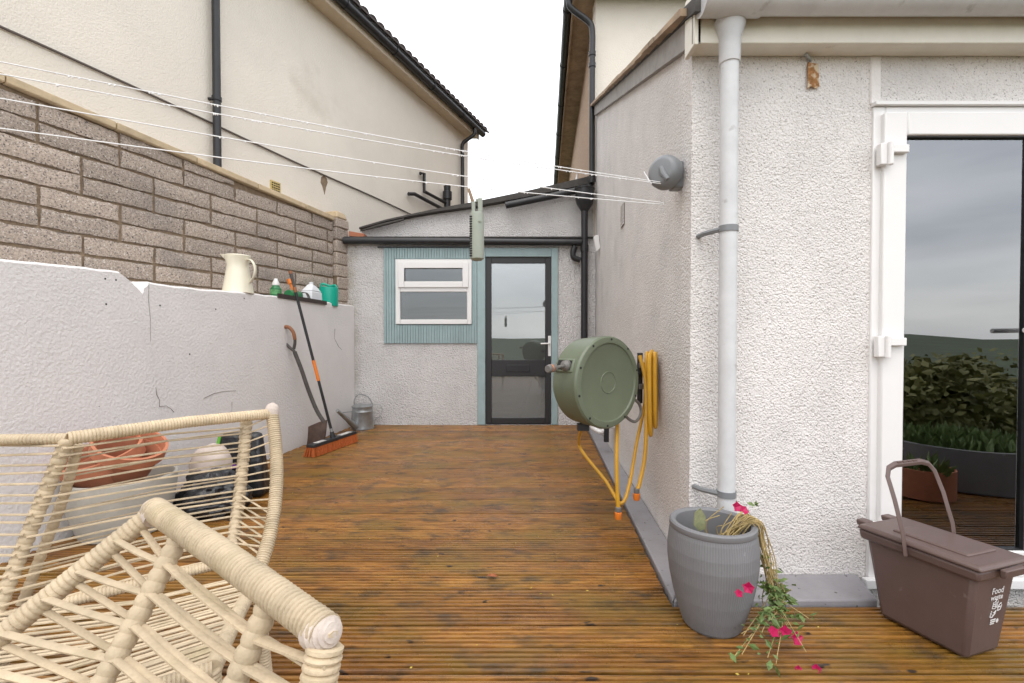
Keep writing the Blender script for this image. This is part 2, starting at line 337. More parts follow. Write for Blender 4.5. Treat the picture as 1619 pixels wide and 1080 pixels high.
# ------------------------------------------------------------------ plan of the place
WS, WO = 0.069, 0.641                          # right wall face: X = WO + WS*Y
def wallx(Y): return WO + WS*Y
def plinthx(Y): return 0.513 + WS*Y
YF, YB = 2.09, 5.966                           # front face of the extension, front face of the outhouse
def leftx(Y): return -1.98 - 0.121*(YB - Y)    # white rendered wall face
def blockx(Y): return -2.10 - 0.40*(6.0 - Y)   # block wall face
def housex(Y, d=0.0): return -4.75 + 0.40*Y + d*1.077   # neighbour's wall

# terrain: one sheet to the horizon, falling away behind the camera to a valley and far hills
mb = MB(); rings = [0, 3, 6, 9, 13, 18, 25, 35, 50, 80, 130, 220, 360, 520, 700, 900, 1200, 1600]; NS = 72
def terr(x, y):
    d = math.hypot(x, y); back = max(0.0, min(1.0, (-y - 2.5 + 0.15*abs(x))/22)) if y < 0 else 0
    z = -0.42 - 6.5*back*back*(3-2*back)
    hill = max(0, min(1, (d-380)/600)); hill = hill*hill*(3-2*hill)
    return z + hill*(13 + 9*noise.noise((x/420, y/420, 0.3)) + 6*noise.noise((x/90, y/90, 4)))
vs = [(0, 0, -0.42)]; fs = []
for r in rings[1:]:
    for k in range(NS): a = 2*math.pi*k/NS; vs.append((r*math.cos(a), r*math.sin(a), terr(r*math.cos(a), r*math.sin(a))))
for k in range(NS): fs.append((0, 1+k, 1+(k+1) % NS))
for i in range(len(rings)-2):
    for k in range(NS): fs.append((1+i*NS+k, 1+(i+1)*NS+k, 1+(i+1)*NS+(k+1) % NS, 1+i*NS+(k+1) % NS))
structure('ground', mb.add(vs, fs), 'grass', smooth=60)

# ------------------------------------------------------------------ deck: every board its own grooved piece
deck = bpy.data.objects.new('deck', None); COL.objects.link(deck); deck['kind'] = 'structure'
def board_mesh(i):
    pitch, ridges, wdt = 0.0240, 5, 0.120; prof = []; y = -wdt/2
    for k in range(ridges):
        a = y + k*pitch
        prof += [(a+0.0040, -0.0080), (a+0.0064, -0.0008), (a+0.0085, 0), (a+pitch-0.0085, 0), (a+pitch-0.0064, -0.0008), (a+pitch-0.0040, -0.0080)]
    prof = [(-wdt/2, -0.028), (-wdt/2, -0.004)] + prof + [(wdt/2, -0.004), (wdt/2, -0.028)]
    n = len(prof); NX = 10; vs = []; fs = []
    for s in range(NX+1):
        wob = 0.0012*math.sin(s*1.7+i*2.1)
        vs += [(s/NX, p[0]+wob*0.6, p[1]+wob*0.5*(1 if p[1] > -0.02 else 0)) for p in prof]
    for s in range(NX):
        for k in range(n): fs.append((s*n+k, s*n+(k+1) % n, (s+1)*n+(k+1) % n, (s+1)*n+k))
    fs += [tuple(range(n)), tuple(NX*n+k for k in range(n))[::-1]]
    me = bpy.data.meshes.new('deck_board'); me.from_pydata(vs, [], fs); me.update(); me.materials.append(M['deck']); return me
bmesh_v = [board_mesh(i) for i in range(4)]
def board(x0, x1, y):
    o = bpy.data.objects.new('deck_board', random.choice(bmesh_v)); COL.objects.link(o); o.parent = deck
    o.location = (x0, y, random.uniform(-0.0015, 0.0005)); o.scale = (x1-x0, 1, 1)
PITCH = (YB - 0.006 - 1.869)/32; y = YB - 0.006 - PITCH/2; k = 0
while y > -2.2:
    xl = leftx(y + 0.06) + 0.006 if y > 0 else leftx(0) + 0.006
    if y > 1.88: board(xl, plinthx(y - 0.062) - 0.005, y)
    else:
        xm = 2.55 if k % 2 else 3.15
        board(xl, xm - 0.002, y); board(xm + 0.002, 4.9, y)
    y -= PITCH; k += 1

# ------------------------------------------------------------------ extension (right): pebbledash, lean-to roof, patio door
ext = thing('house_extension', 'white pebbledash extension with patio door and grey gutter on the right', 'building', (1.5, 3.5, 0))
DX0, DX1, DZ1 = 1.572, 3.60, 2.07              # door opening
X0, X1 = wallx(YF), 5.0
part('front_wall', MB().holed((X0, YF, -0.35), (1,0,0), (0,0,1), X1-X0, 2.75, 0.12, [(DX0-X0, 0.36, DX1-X0, DZ1+0.35)]), 'dash', ext)
vt = lambda Y: 2.40 + (Y-YF)*0.395             # roof line of the side wall
part('side_wall', MB().prism([(wallx(YF), YF+0.0006, -0.35), (wallx(YB+0.1), YB+0.1, -0.35), (wallx(YB+0.1), YB+0.1, vt(YB+0.1)), (wallx(YF), YF+0.0006, vt(YF)-0.002)], (0.11, 0, 0)), 'dash', ext)
# reveal strip and recessed panel above the door
part('render_strip', MB().box((1.560, YF-0.008, DZ1+0.012), (1.606, YF+0.01, 2.292)), 'render', ext, bevel=0.006)
part('lintel_drip', MB().box((1.568, YF-0.030, DZ1+0.002), (DX1, YF+0.02, DZ1+0.016)), 'pvc', ext)
part('roof', MB().prism([(wallx(YF)-0.05, YF-0.16, vt(YF-0.16)+0.04), (X1, YF-0.16, vt(YF-0.16)+0.04), (X1, YB+0.05, vt(YB+0.05)+0.04), (wallx(YB)-0.05, YB+0.05, vt(YB+0.05)+0.04)], (0,0,0.06)), 'felt', ext)
vb = MB()
vb.hexa([(wallx(YF)-0.035, YF-0.10, vt(YF-0.1)-0.075), (wallx(YF)-0.003, YF-0.10, vt(YF-0.1)-0.075), (wallx(YB)-0.003, YB-0.02, vt(YB)-0.075), (wallx(YB)-0.035, YB-0.02, vt(YB)-0.075)],
        [(wallx(YF)-0.035, YF-0.10, vt(YF-0.1)+0.05), (wallx(YF)-0.003, YF-0.10, vt(YF-0.1)+0.05), (wallx(YB)-0.003, YB-0.02, vt(YB)+0.05), (wallx(YB)-0.035, YB-0.02, vt(YB)+0.05)])
part('verge_board', vb, mat('grey_verge', (0.30, 0.28, 0.26), 0.7, var=0.2, vscale=12), ext)
for k in range(16):                            # uneven slate ends along the verge
    y0 = YF - 0.05 + k*0.245; y1 = y0 + 0.243; z0 = vt(y0)+0.053; z1 = vt(y1)+0.053; t = 0.006+0.008*random.random()
    xa, xb = wallx(y0)-0.06-0.015*random.random(), wallx(y0)+0.25
    part('slate', MB().hexa([(xa,y0,z0),(xb,y0,z0),(xb,y1,z1-0.012),(xa,y1,z1-0.012)], [(xa,y0,z0+t+0.02),(xb,y0,z0+t+0.02),(xb,y1,z1+t),(xa,y1,z1+t)]), 'oldwood', ext)
# fascia, gutter, downpipe
part('fascia', MB().box((X0-0.015, YF-0.10, 2.288), (X1, YF-0.075, 2.50)), 'fascia', ext, bevel=0.004)
part('soffit', MB().box((X0-0.012, YF-0.0745, 2.292), (X1, YF-0.003, 2.304)), 'fascia', ext)
part('fascia_end', MB().box((X0-0.034, YF-0.112, 2.276), (X0-0.0155, YF-0.002, 2.52)), 'fascia', ext, bevel=0.003)
gy, gz, gr = YF-0.168, 2.425, 0.062
def gutter(x0, x1, r, y, z):
    b = MB(); n = 14; ring = []
    for rr in (r, r-0.004):
        ring.append([(rr*math.cos(math.pi + math.pi*k/n), rr*math.sin(math.pi + math.pi*k/n)) for k in range(n+1)])
    poly = ring[0] + ring[1][::-1]; b.prism([(x0, y+p[0], z+p[1]) for p in poly][::-1], (x1-x0, 0, 0)); return b
part('gutter', gutter(X0+0.19, X1, gr, gy, gz), 'pipe', ext)
part('gutter_outlet', gutter(X0-0.02, X0+0.215, gr+0.007, gy, gz), 'pipe', ext)
part('gutter_end_cap', MB().prism([(X0-0.026, gy+(gr+0.008)*math.cos(math.pi+math.pi*k/14), gz+(gr+0.008)*math.sin(math.pi+math.pi*k/14)) for k in range(15)], (0.008,0,0)), 'pipe', ext)
PX, PY = 0.900, YF-0.078
part('downpipe', MB().lathe([(0.062, 2.372), (0.058, 2.345), (0.043, 2.30), (0.041, 2.20), (0.0405, 2.198), (0.036, 2.196), (0.035, 1.2), (0.035, 0.045)], (PX, PY-0.03, 0), n=28), 'pipe', ext)
cl = MB().lathe([(0.036, 1.505), (0.0395, 1.505), (0.0395, 1.53), (0.036, 1.53)], (PX, PY-0.03, 0), n=28, closed=True)
cl.tube([(PX-0.03, PY-0.03, 1.517), (PX-0.075, PY+0.03, 1.512), (PX-0.085, YF-0.004, 1.51)], 0.011, 8)
part('pipe_clip', cl, 'greyp', ext)
cl = MB().lathe([(0.036, 0.40), (0.0395, 0.40), (0.0395, 0.425), (0.036, 0.425)], (PX, PY-0.03, 0), n=28, closed=True)
cl.tube([(PX-0.03, PY-0.03, 0.412), (PX-0.08, PY+0.03, 0.41), (PX-0.095, YF-0.004, 0.41)], 0.012, 8)
part('pipe_clip', cl, 'greyp', ext)
# painted plinth wrapping the corner
pl = MB()
pz = 0.022
pl.hexa([(plinthx(1.875),1.875,-0.3),(wallx(YF)-0.002,YF-0.002,-0.3),(wallx(YB)-0.002,YB-0.004,-0.3),(plinthx(YB),YB-0.004,-0.3)],
        [(plinthx(1.875),1.875,pz),(wallx(YF)-0.002,YF-0.002,pz),(wallx(YB)-0.002,YB-0.004,pz),(plinthx(YB),YB-0.004,pz)])
part('plinth', pl, 'plinth', ext, bevel=0.008)
part('plinth', MB().hexa([(plinthx(1.875)+0.002,1.875,-0.3),(1.46,1.875,-0.3),(1.53,YF-0.002,-0.3),(wallx(YF)+0.0005,YF-0.002,-0.3)],
        [(plinthx(1.875)+0.002,1.875,pz-0.002),(1.46,1.875,pz-0.002),(1.53,YF-0.002,pz-0.002),(wallx(YF)+0.0005,YF-0.002,pz-0.002)]), 'plinth', ext, bevel=0.008)
# patio door: frame, opening sash with hinges, glass, fixed light beyond
fy0, fy1 = YF-0.012, YF+0.065
def ring(b, x0, x1, z0, z1, wd, y0, y1, wb=None):
    wb = wb or wd
    b.box((x0,y0,z0),(x0+wd,y1,z1)); b.box((x1-wd,y0,z0),(x1,y1,z1)); b.box((x0+wd,y0,z1-wd),(x1-wd,y1,z1)); b.box((x0+wd,y0,z0),(x1-wd,y1,z0+wb)); return b
door = part('patio_door', ring(MB(), DX0, DX1, -0.02, DZ1, 0.052, fy0, fy1, 0.05), 'pvc', ext, bevel=0.005)
sx0, sx1 = DX0+0.032, 2.345
part('sash', ring(MB(), sx0, sx1, 0.035, DZ1-0.033, 0.098, fy0-0.022, fy0+0.05), 'pvc', door, bevel=0.006)
part('fixed_frame', ring(MB(), 2.352, DX1-0.053, 0.032, DZ1-0.054, 0.06, fy0-0.005, fy0+0.05), 'pvc', door, bevel=0.005)
part('gasket', ring(MB(), sx0+0.0975, sx1-0.0975, 0.1325, DZ1-0.1305, 0.006, fy0-0.012, fy0+0.03), 'black', door)
gx0, gx1, gz0, gz1 = sx0+0.1035, sx1-0.1035, 0.1385, DZ1-0.1365
part('pane', MB().box((gx0, fy0+0.004, gz0), (gx1, fy0+0.008, gz1)), 'glass', door, smooth=0)
part('pane', MB().box((2.413, fy0+0.014, 0.093), (DX1-0.114, fy0+0.018, DZ1-0.115)), 'glass', door, smooth=0)
for hz in (1.852, 1.028, 0.22):
    hb = MB().box((sx0-0.030, fy0-0.040, hz-0.045), (sx0+0.004, fy0-0.0125, hz+0.045)).box((sx0+0.010, fy0-0.046, hz+0.004), (sx0+0.088, fy0-0.0225, hz+0.038))
    hb.lathe([(0.011, hz-0.05), (0.011, hz+0.048)], (sx0+0.008, fy0-0.045, 0), n=14)
    part('hinge', hb, 'pvc', door, bevel=0.003)
part('handle', MB().box((sx1-0.065, fy0-0.030, 0.98), (sx1-0.030, fy0-0.0225, 1.20)).tube([(sx1-0.048, fy0-0.03, 1.10), (sx1-0.048, fy0-0.062, 1.10), (sx1-0.17, fy0-0.064, 1.098)], 0.011, 10), 'pvc', door, bevel=0.002)
part('threshold', MB().box((DX0-0.03, YF-0.045, -0.03), (DX1+0.03, YF-0.0125, 0.012)), 'pvc', door, bevel=0.004)
# room behind the glass
rm = MB().holed((X0+0.12, YF+0.122, 0.0), (1,0,0), (0,0,1), X1-X0-0.16, 2.35, -0.004, [(DX0-X0-0.12, 0.0, DX1-X0-0.12, DZ1)])
rm.box((X0+0.43, YF+0.13, -0.02), (X1-0.05, 5.8, 0.0)); rm.box((X0+0.43, YF+0.13, 2.352), (X1-0.05, 5.8, 2.36)); rm.box((X0+0.43, 5.8, 0.001), (X1-0.05, 5.82, 2.35))
rm.box((X1-0.05, YF+0.13, 0.001), (X1-0.03, 5.8, 2.35)); rm.box((X0+0.43, YF+0.14, 0.001), (X0+0.45, 5.79, 2.35))
part('interior', rm, 'room', ext)
# fittings on the walls
vy = 3.90; vb = MB()
def onwall(Y, off=0.0): return wallx(Y) - off
vb.hexa([(onwall(vy-0.075,0.004),vy-0.075,2.0),(onwall(vy-0.075),vy-0.075,2.0),(onwall(vy+0.075),vy+0.075,2.0),(onwall(vy+0.075,0.004),vy+0.075,2.0)],
        [(onwall(vy-0.075,0.004),vy-0.075,2.165),(onwall(vy-0.075),vy-0.075,2.165),(onwall(vy+0.075),vy+0.075,2.165),(onwall(vy+0.075,0.004),vy+0.075,2.165)])
vent = part('wall_vent', vb, mat('vent_brown', (0.10, 0.07, 0.065), 0.7), ext)
vg = MB()
for i in range(6):
    yy = vy-0.072+i*0.0285; vg.hexa([(onwall(yy,0.010),yy,1.995),(onwall(yy,0.005),yy,1.995),(onwall(yy+0.008,0.005),yy+0.008,1.995),(onwall(yy+0.008,0.010),yy+0.008,1.995)],
        [(onwall(yy,0.010),yy,2.17),(onwall(yy,0.005),yy,2.17),(onwall(yy+0.008,0.005),yy+0.008,2.17),(onwall(yy+0.008,0.010),yy+0.008,2.17)])
for i in range(7):
    zz = 1.995+i*0.0275; vg.hexa([(onwall(vy-0.078,0.012),vy-0.078,zz),(onwall(vy-0.078,0.0055),vy-0.078,zz),(onwall(vy+0.078,0.0055),vy+0.078,zz),(onwall(vy+0.078,0.012),vy+0.078,zz)],
        [(onwall(vy-0.078,0.012),vy-0.078,zz+0.008),(onwall(vy-0.078,0.0055),vy-0.078,zz+0.008),(onwall(vy+0.078,0.0055),vy+0.078,zz+0.008),(onwall(vy+0.078,0.012),vy+0.078,zz+0.008)])
part('grille', vg, 'dash', vent)
sy = 5.55; part('sensor_box', MB().hexa([(onwall(sy,0.05),sy-0.04,2.09),(onwall(sy,0.0),sy-0.04,2.13),(onwall(sy,0.0),sy+0.04,2.13),(onwall(sy,0.05),sy+0.04,2.09)],
        [(onwall(sy,0.075),sy-0.04,2.27),(onwall(sy,0.02),sy-0.04,2.29),(onwall(sy,0.02),sy+0.04,2.29),(onwall(sy,0.075),sy+0.04,2.27)]), 'pvc', ext, bevel=0.006)
wy = 4.35
part('waste_pipe', MB().tube(spline([(onwall(wy)+0.01, wy, 0.27), (onwall(wy,0.06), wy, 0.27), (onwall(wy,0.09), wy+0.0, 0.235), (onwall(wy,0.125), wy+0.02, 0.215), (onwall(wy,0.19), wy+0.05, 0.25), (onwall(wy,0.21), wy+0.06, 0.30)]), 0.022, 12), 'pvc', ext)
part('pipe_bracket', MB().box((onwall(wy,0.10), wy-0.035, 0.13), (onwall(wy,0.055), wy-0.005, 0.34)), 'black', ext, bevel=0.004)
part('rusty_plate', MB().prism([(1.283, YF-0.012, 2.145), (1.296, YF-0.014, 2.158), (1.318, YF-0.013, 2.148), (1.334, YF-0.012, 2.156), (1.330, YF-0.010, 2.255), (1.284, YF-0.010, 2.262)], (0, 0.004, 0)), 'rust', ext)
part('screw', MB().tube([(1.262, YF-0.03, 2.285), (1.30, YF-0.004, 2.272)], 0.006, 8), 'galv', ext)

# ------------------------------------------------------------------ main house behind the extension
mh = thing('main_house', 'tall cream house with brown eaves behind the extension roof', 'building', (3, 9, 0))
HY = YB + 0.06; hx = wallx(HY) - 0.01; HZ = 5.36
part('front_wall', MB().box((hx, HY, 2.2), (7, HY+0.2, HZ)), 'cream', mh)
part('side_wall', MB().prism([(hx-0.001, HY+0.0005, -0.35), (hx-0.001+WS*12, HY+12, -0.35), (hx-0.001+WS*12, HY+12, HZ), (hx-0.001, HY+0.0005, HZ)], (0.15, 0, 0)), 'brown', mh)
part('soffit', MB().prism([(hx-0.27, HY-0.26, HZ+0.002), (7, HY-0.26, HZ+0.002), (7, HY+0.1, HZ+0.002), (hx+0.12, HY+0.1, HZ+0.002), (hx+0.1+WS*12, HY+12, HZ+0.002), (hx-0.27+WS*12, HY+12, HZ+0.002)], (0,0,0.02)), 'oldwood', mh)
fb = MB(); a0 = hx-0.30; fb.prism([(a0, HY-0.28, HZ-0.03), (a0+0.024, HY-0.28, HZ-0.03), (a0+0.024+WS*12.2, HY+12, HZ-0.03), (a0+WS*12.2, HY+12, HZ-0.03)], (0,0,0.2))
fb.box((a0+0.025, HY-0.28, HZ-0.03), (7, HY-0.256, HZ+0.17)); part('fascia', fb, 'oldwood', mh)
rb = MB().hexa([(a0-0.05,HY-0.33,HZ+0.175),(7,HY-0.33,HZ+0.175),(7,HY+12.5,HZ+0.175),(a0+0.8,HY+12.5,HZ+0.175)], [(a0+2.6,HY+2.6,HZ+1.9),(7,HY+2.6,HZ+1.9),(7,HY+10,HZ+1.9),(a0+3,HY+10,HZ+1.9)])
part('roof', rb, 'tile', mh)
gt = MB(); gx = a0-0.055
gt.tube([(gx, HY-0.30, HZ+0.09), (gx+WS*12.2, HY+12, HZ+0.09)], 0.058, 14)
g = part('gutter', gt, 'black', mh)
for k in range(9):
    yy = HY + 0.35 + k*1.25; c = (gx+WS*(yy-HY+0.3), yy, HZ+0.09)
    part('gutter_bracket', MB().lathe([(0.058, -0.022), (0.066, -0.022), (0.066, 0.022), (0.058, 0.022)], c, (WS, 1, 0), n=14, closed=True), 'black', g)
dpx, dpy = hx-0.055, HY-0.10
part('downpipe', MB().tube(spline([(gx+0.005, HY-0.12, HZ+0.06), (gx+0.005, HY-0.12, HZ-0.13), (gx+0.05, HY-0.115, HZ-0.22), (dpx-0.05, dpy, HZ-0.36), (dpx, dpy, HZ-0.48), (dpx, dpy, HZ-0.8)], 6) + [(dpx, dpy, 3.02)], 0.036, 14), 'black', mh)
for zz in (HZ-0.78, HZ-0.92): part('pipe_collar', MB().lathe([(0.037, zz), (0.044, zz), (0.044, zz+0.05), (0.037, zz+0.05)], (dpx, dpy, 0), n=16, closed=True), 'black', mh)
ww = HY + 3.2; part('side_window', MB().prism([(hx-0.02+WS*3.2, ww, 3.0), (hx-0.02+WS*4.0, ww+0.8, 3.0), (hx-0.02+WS*4.0, ww+0.8, 4.3), (hx-0.02+WS*3.2, ww, 4.3)], (0.04,0,0)), 'pvc', mh)

# ------------------------------------------------------------------ outhouse at the end of the deck
oh = thing('outhouse', 'low white roughcast outhouse with teal window panel and black glazed door', 'outhouse', (-0.5, YB, 0))
S = YB/F
def bx(u): return (u-CU)*S
def bz(v): return CH-(v-CV)*S
ox0, ox1 = bx(549), wallx(YB)-0.004
wx0, wx1, wz0, wz1 = bx(627), bx(747), bz(513), bz(411)
dx0, dx1, dz1 = bx(768), bx(872), bz(407)
part('front_wall', MB().holed((ox0, YB, -0.35), (1,0,0), (0,0,1), ox1-ox0, bz(378)+0.35, 0.15,
     [(wx0-ox0, wz0+0.35, wx1-ox0, wz1+0.35), (dx0-ox0, 0.35, dx1-ox0, dz1+0.35)]), 'dash2', oh)
UY = YB + 0.16
rp = [(573,366),(615,354),(657,345),(700,338),(746,332),(830,317),(921,298),(941,294)]
up = [px(u, v, UY) for u, v in rp]; z0 = bz(378)-0.02
part('upper_wall', MB().prism([(up[0].x, UY, z0)] + [(ox1, UY, z0), (ox1, UY, up[-1].z)] + [tuple(p) for p in up[::-1]], (0, 0.12, 0)), 'dash2', oh)
part('flat_roof', MB().box((ox0-0.03, YB-0.05, bz(378)+0.002), (ox1-0.002, UY-0.002, bz(378)+0.016)), 'felt', oh)
rf = MB()
top = []
for i, p in enumerate(up):
    th = 0.022 + 0.085*max(0, (i-2)/5)
    top.append((p.x, p.z+0.004, p.z+0.004+th))
for (a, b) in zip(top, top[1:]):
    rf.hexa([(a[0],UY-0.10,a[1]),(b[0],UY-0.10,b[1]),(b[0],UY+3.0,b[1]),(a[0],UY+3.0,a[1])], [(a[0],UY-0.10,a[2]),(b[0],UY-0.10,b[2]),(b[0],UY+3.0,b[2]),(a[0],UY+3.0,a[2])])
roof = part('roof', rf, 'felt', oh)
part('roof_gutter', MB().tube([px(800,326,UY-0.14), px(870,312,UY-0.14), px(936,297,UY-0.14)], 0.042, 12), 'black', roof)
part('roof_end', MB().tube([px(571,366,UY-0.12), px(600,358,UY-0.12), px(640,348,UY-0.12)], [0.008, 0.02, 0.014], 8), 'felt', roof)
part('gutter', MB().tube([px(545,381,YB-0.07), px(700,382,YB-0.07), px(919,384,YB-0.07)], 0.043, 14), 'black', oh)
part('gutter_bend', MB().tube(spline([px(909,390,YB-0.07), px(906,400,YB-0.07), px(908,408,YB-0.07), px(918,412,YB-0.07)]), 0.035, 12), 'black', oh)
qx, qy = bx(924)-0.01, YB-0.075
part('hopper', MB().lathe([(0.045, 2.66), (0.10, 2.75), (0.115, 2.80), (0.118, 2.92), (0.125, 2.925), (0.125, 2.94), (0.1, 2.94)], (qx, qy, 0), n=18), 'black', oh)
part('downpipe', MB().lathe([(0.042, 0.01), (0.042, 2.16), (0.050, 2.161), (0.050, 2.24), (0.042, 2.241), (0.042, 2.68)], (qx, qy, 0), n=18), 'black', oh)
# teal tongue-and-groove panel round the window, board by board
tx0, tx1, tz0, tz1 = bx(608), bx(755), bz(543), bz(393)
bwid = 0.0335; nb = int(round((tx1-tx0)/bwid)); bwid = (tx1-tx0)/nb
for i in range(nb):
    a, b = tx0+i*bwid+0.002, tx0+(i+1)*bwid-0.002; yy = YB-0.024
    if b <= wx0 or a >= wx1: part('cladding_board', MB().box((a,yy,tz0),(b,YB-0.002,tz1)), 'teal', oh, bevel=0.003)
    else:
        a2, b2 = (max(a, tx0), min(b, tx1))
        part('cladding_board', MB().box((a2,yy,wz1+0.006),(b2,YB-0.002,tz1)), 'teal', oh, bevel=0.003)
        part('cladding_board', MB().box((a2,yy,tz0),(b2,YB-0.002,wz0-0.006)), 'teal', oh, bevel=0.003)
part('cladding_back', MB().holed((tx0+0.004, YB-0.006, tz0+0.004), (1,0,0), (0,0,1), tx1-tx0-0.008, tz1-tz0-0.008, 0.003, [(wx0-tx0-0.004, wz0-tz0-0.004, wx1-tx0-0.004, wz1-tz0-0.004)]), 'teal', oh)
part('window_flashing', MB().box((tx0-0.07, YB-0.035, tz1+0.002), (tx1, YB-0.001, tz1+0.016)), 'black', oh)
win = part('window', ring(MB(), wx0+0.002, wx1-0.002, wz0+0.002, wz1-0.002, 0.058, YB-0.04, YB+0.03), 'pvc', oh, bevel=0.005)
zm = bz(457)
part('transom', MB().box((wx0+0.0605, YB-0.038, zm-0.04), (wx1-0.0605, YB+0.03, zm+0.04)), 'pvc', win, bevel=0.005)
part('top_sash', ring(MB(), wx0+0.040, wx1-0.040, zm+0.012, wz1-0.040, 0.075, YB-0.058, YB-0.0405), 'pvc', win, bevel=0.005)
part('pane', MB().box((wx0+0.06, YB-0.012, wz0+0.06), (wx1-0.06, YB-0.008, zm-0.04)), 'glass_window', win, smooth=0)
part('pane', MB().box((wx0+0.06, YB-0.022, zm+0.04), (wx1-0.06, YB-0.018, wz1-0.06)), 'glass_window', win, smooth=0)
part('window_dark_sheet', MB().box((wx0+0.0, YB+0.5, wz0-0.3), (wx1, YB+0.51, wz1+0.1)), 'dark', oh)  # near-black sheet, its colour stands for the unlit space behind the window
# door with teal jambs
part('door_jamb', MB().box((bx(755)+0.003, YB-0.03, 0.005), (dx0-0.001, YB+0.05, bz(393))), 'teal', oh, bevel=0.004)
part('door_jamb', MB().box((dx1+0.001, YB-0.03, 0.005), (bx(882), YB+0.05, bz(393))), 'teal', oh, bevel=0.004)
part('door_head', MB().box((dx0, YB-0.028, dz1+0.001), (dx1, YB+0.05, bz(393)-0.002)), 'teal', oh, bevel=0.004)
dr = part('door', ring(MB(), dx0+0.002, dx1-0.002, 0.012, dz1-0.002, 0.075, YB+0.0, YB+0.05), 'frame', oh, bevel=0.004)
part('mid_rail', MB().box((dx0+0.0775, YB-0.004, bz(595)), (dx1-0.0775, YB+0.045, bz(569))), 'frame', dr, bevel=0.004)
part('letter_plate', MB().box((bx(801), YB-0.014, bz(588)), (bx(838), YB-0.0045, bz(577))), 'black', dr, bevel=0.003)
part('pane', MB().box((dx0+0.077, YB+0.018, bz(569)), (dx1-0.077, YB+0.022, dz1-0.077)), 'glass_hazy', dr, smooth=0)
part('pane', MB().box((dx0+0.077, YB+0.018, 0.087), (dx1-0.077, YB+0.022, bz(595))), 'glass_frost', dr, smooth=0)
part('handle', MB().box((bx(867), YB-0.014, bz(563)), (bx(871.5), YB-0.001, bz(531))).tube([(bx(869), YB-0.01, bz(543)), (bx(869), YB-0.06, bz(543)), (bx(855), YB-0.062, bz(543.5))], 0.010, 8), 'pvc', dr, bevel=0.002)
inn = MB().box((ox0+0.1, YB+2.2, -0.02), (ox1-0.1, YB+2.22, 2.4)); inn.box((ox0+0.1, YB+0.17, -0.03), (ox1-0.1, YB+2.2, -0.01)); inn.box((ox0+0.1, YB+0.17, 2.3), (ox1-0.1, YB+2.2, 2.31))
inn.box((ox0+0.1, YB+0.17, 0), (ox0+0.12, YB+2.2, 2.3)); inn.box((ox1-0.12, YB+0.17, 0), (ox1-0.1, YB+2.2, 2.3))
part('interior', inn, 'room', oh)
sh = MB(); bb = px(835, 668, YB+0.25); tt = px(858, 598, YB+0.25)
sh.hexa([(bb.x-0.09,bb.y,0.02),(bb.x+0.11,bb.y,0.02),(bb.x+0.11,bb.y+0.02,0.02),(bb.x-0.09,bb.y+0.02,0.02)], [(tt.x-0.11,tt.y+0.1,0.60),(tt.x+0.09,tt.y+0.1,0.60),(tt.x+0.09,tt.y+0.12,0.60),(tt.x-0.11,tt.y+0.12,0.60)])
pb = single('perforated_board', sh, 'pvc', 'white slotted plastic board leaning inside the outhouse door', 'board')

# ------------------------------------------------------------------ neighbour's house (left)
nh = thing('neighbour_house', 'cream rendered house with dark tiled roof above the block wall', 'house', (-3.5, 4, 0))
NB, NE, EZ = -3.0, 9.5, 5.13
part('wall', MB().prism([(housex(NB), NB, -0.4), (housex(NE), NE, -0.4), (housex(NE), NE, EZ), (housex(NB), NB, EZ)], (-0.2, 0.08, 0)), 'cream', nh)
part('end_wall', MB().prism([(housex(NE)-0.001, NE+0.001, -0.4), (housex(NE)-3, NE+1.2, -0.4), (housex(NE)-3, NE+1.2, EZ), (housex(NE)-0.001, NE+0.001, EZ)], (0.06, 0.15, 0)), 'cream', nh)
def along(d, z0, z1, dd, y0=NB, y1=NE+0.12):
    return MB().hexa([(housex(y0,d),y0,z0),(housex(y1,d),y1,z0),(housex(y1,d-dd),y1,z0),(housex(y0,d-dd),y0,z0)][::-1], [(housex(y0,d),y0,z1),(housex(y1,d),y1,z1),(housex(y1,d-dd),y1,z1),(housex(y0,d-dd),y0,z1)][::-1])
part('soffit', along(0.20, EZ-0.001, EZ+0.02, 0.25), mat('soffit_cream', (0.62, 0.50, 0.36), 0.6, var=0.06), nh)
part('fascia', along(0.222, EZ-0.02, EZ+0.16, 0.02), mat('fascia_cream', (0.62, 0.52, 0.40), 0.6, var=0.06), nh)
g = part('gutter', MB().tube([(housex(NB,0.285), NB, EZ+0.10), (housex(NE+0.15,0.285), NE+0.15, EZ+0.10)], 0.058, 14), 'black', nh)
for k in range(13):
    yy = NB+0.4+k*0.95; part('gutter_bracket', MB().lathe([(0.058,-0.015),(0.066,-0.015),(0.066,0.015),(0.058,0.015)], (housex(yy,0.285), yy, EZ+0.10), (0.4,1,0), n=14, closed=True), 'black', g)
nr = MB().hexa([(housex(NB,0.36),NB,EZ+0.165),(housex(NE+.25,0.36),NE+.25,EZ+0.165),(housex(NE+.25,0.36)-4,NE+1.85,EZ+2.0),(housex(NB,0.36)-4,NB+1.6,EZ+2.0)][::-1],
               [(housex(NB,0.36),NB,EZ+0.19),(housex(NE+.25,0.36),NE+.25,EZ+0.19),(housex(NE+.25,0.36)-4,NE+1.85,EZ+2.05),(housex(NB,0.36)-4,NB+1.6,EZ+2.05)][::-1])
rf = part('roof', nr, 'tile', nh)
yy = 4.2
while yy < NE + 0.2:
    c = V((housex(yy,0.34), yy, EZ+0.20)); d = V((-0.93*0.92, 0.37*0.92, 0.42))
    part('roof_tile', MB().tube([c, c+d*0.35], [0.075, 0.07], 10, flat=0.55, up=(0,0,1)), 'tile', rf); yy += 0.155
def npipe(u, z0, z1, r=0.036, off=0.07):
    Y = 4.75/((CU-u)/F + 0.4); return V((housex(Y, off), Y, 0)), r
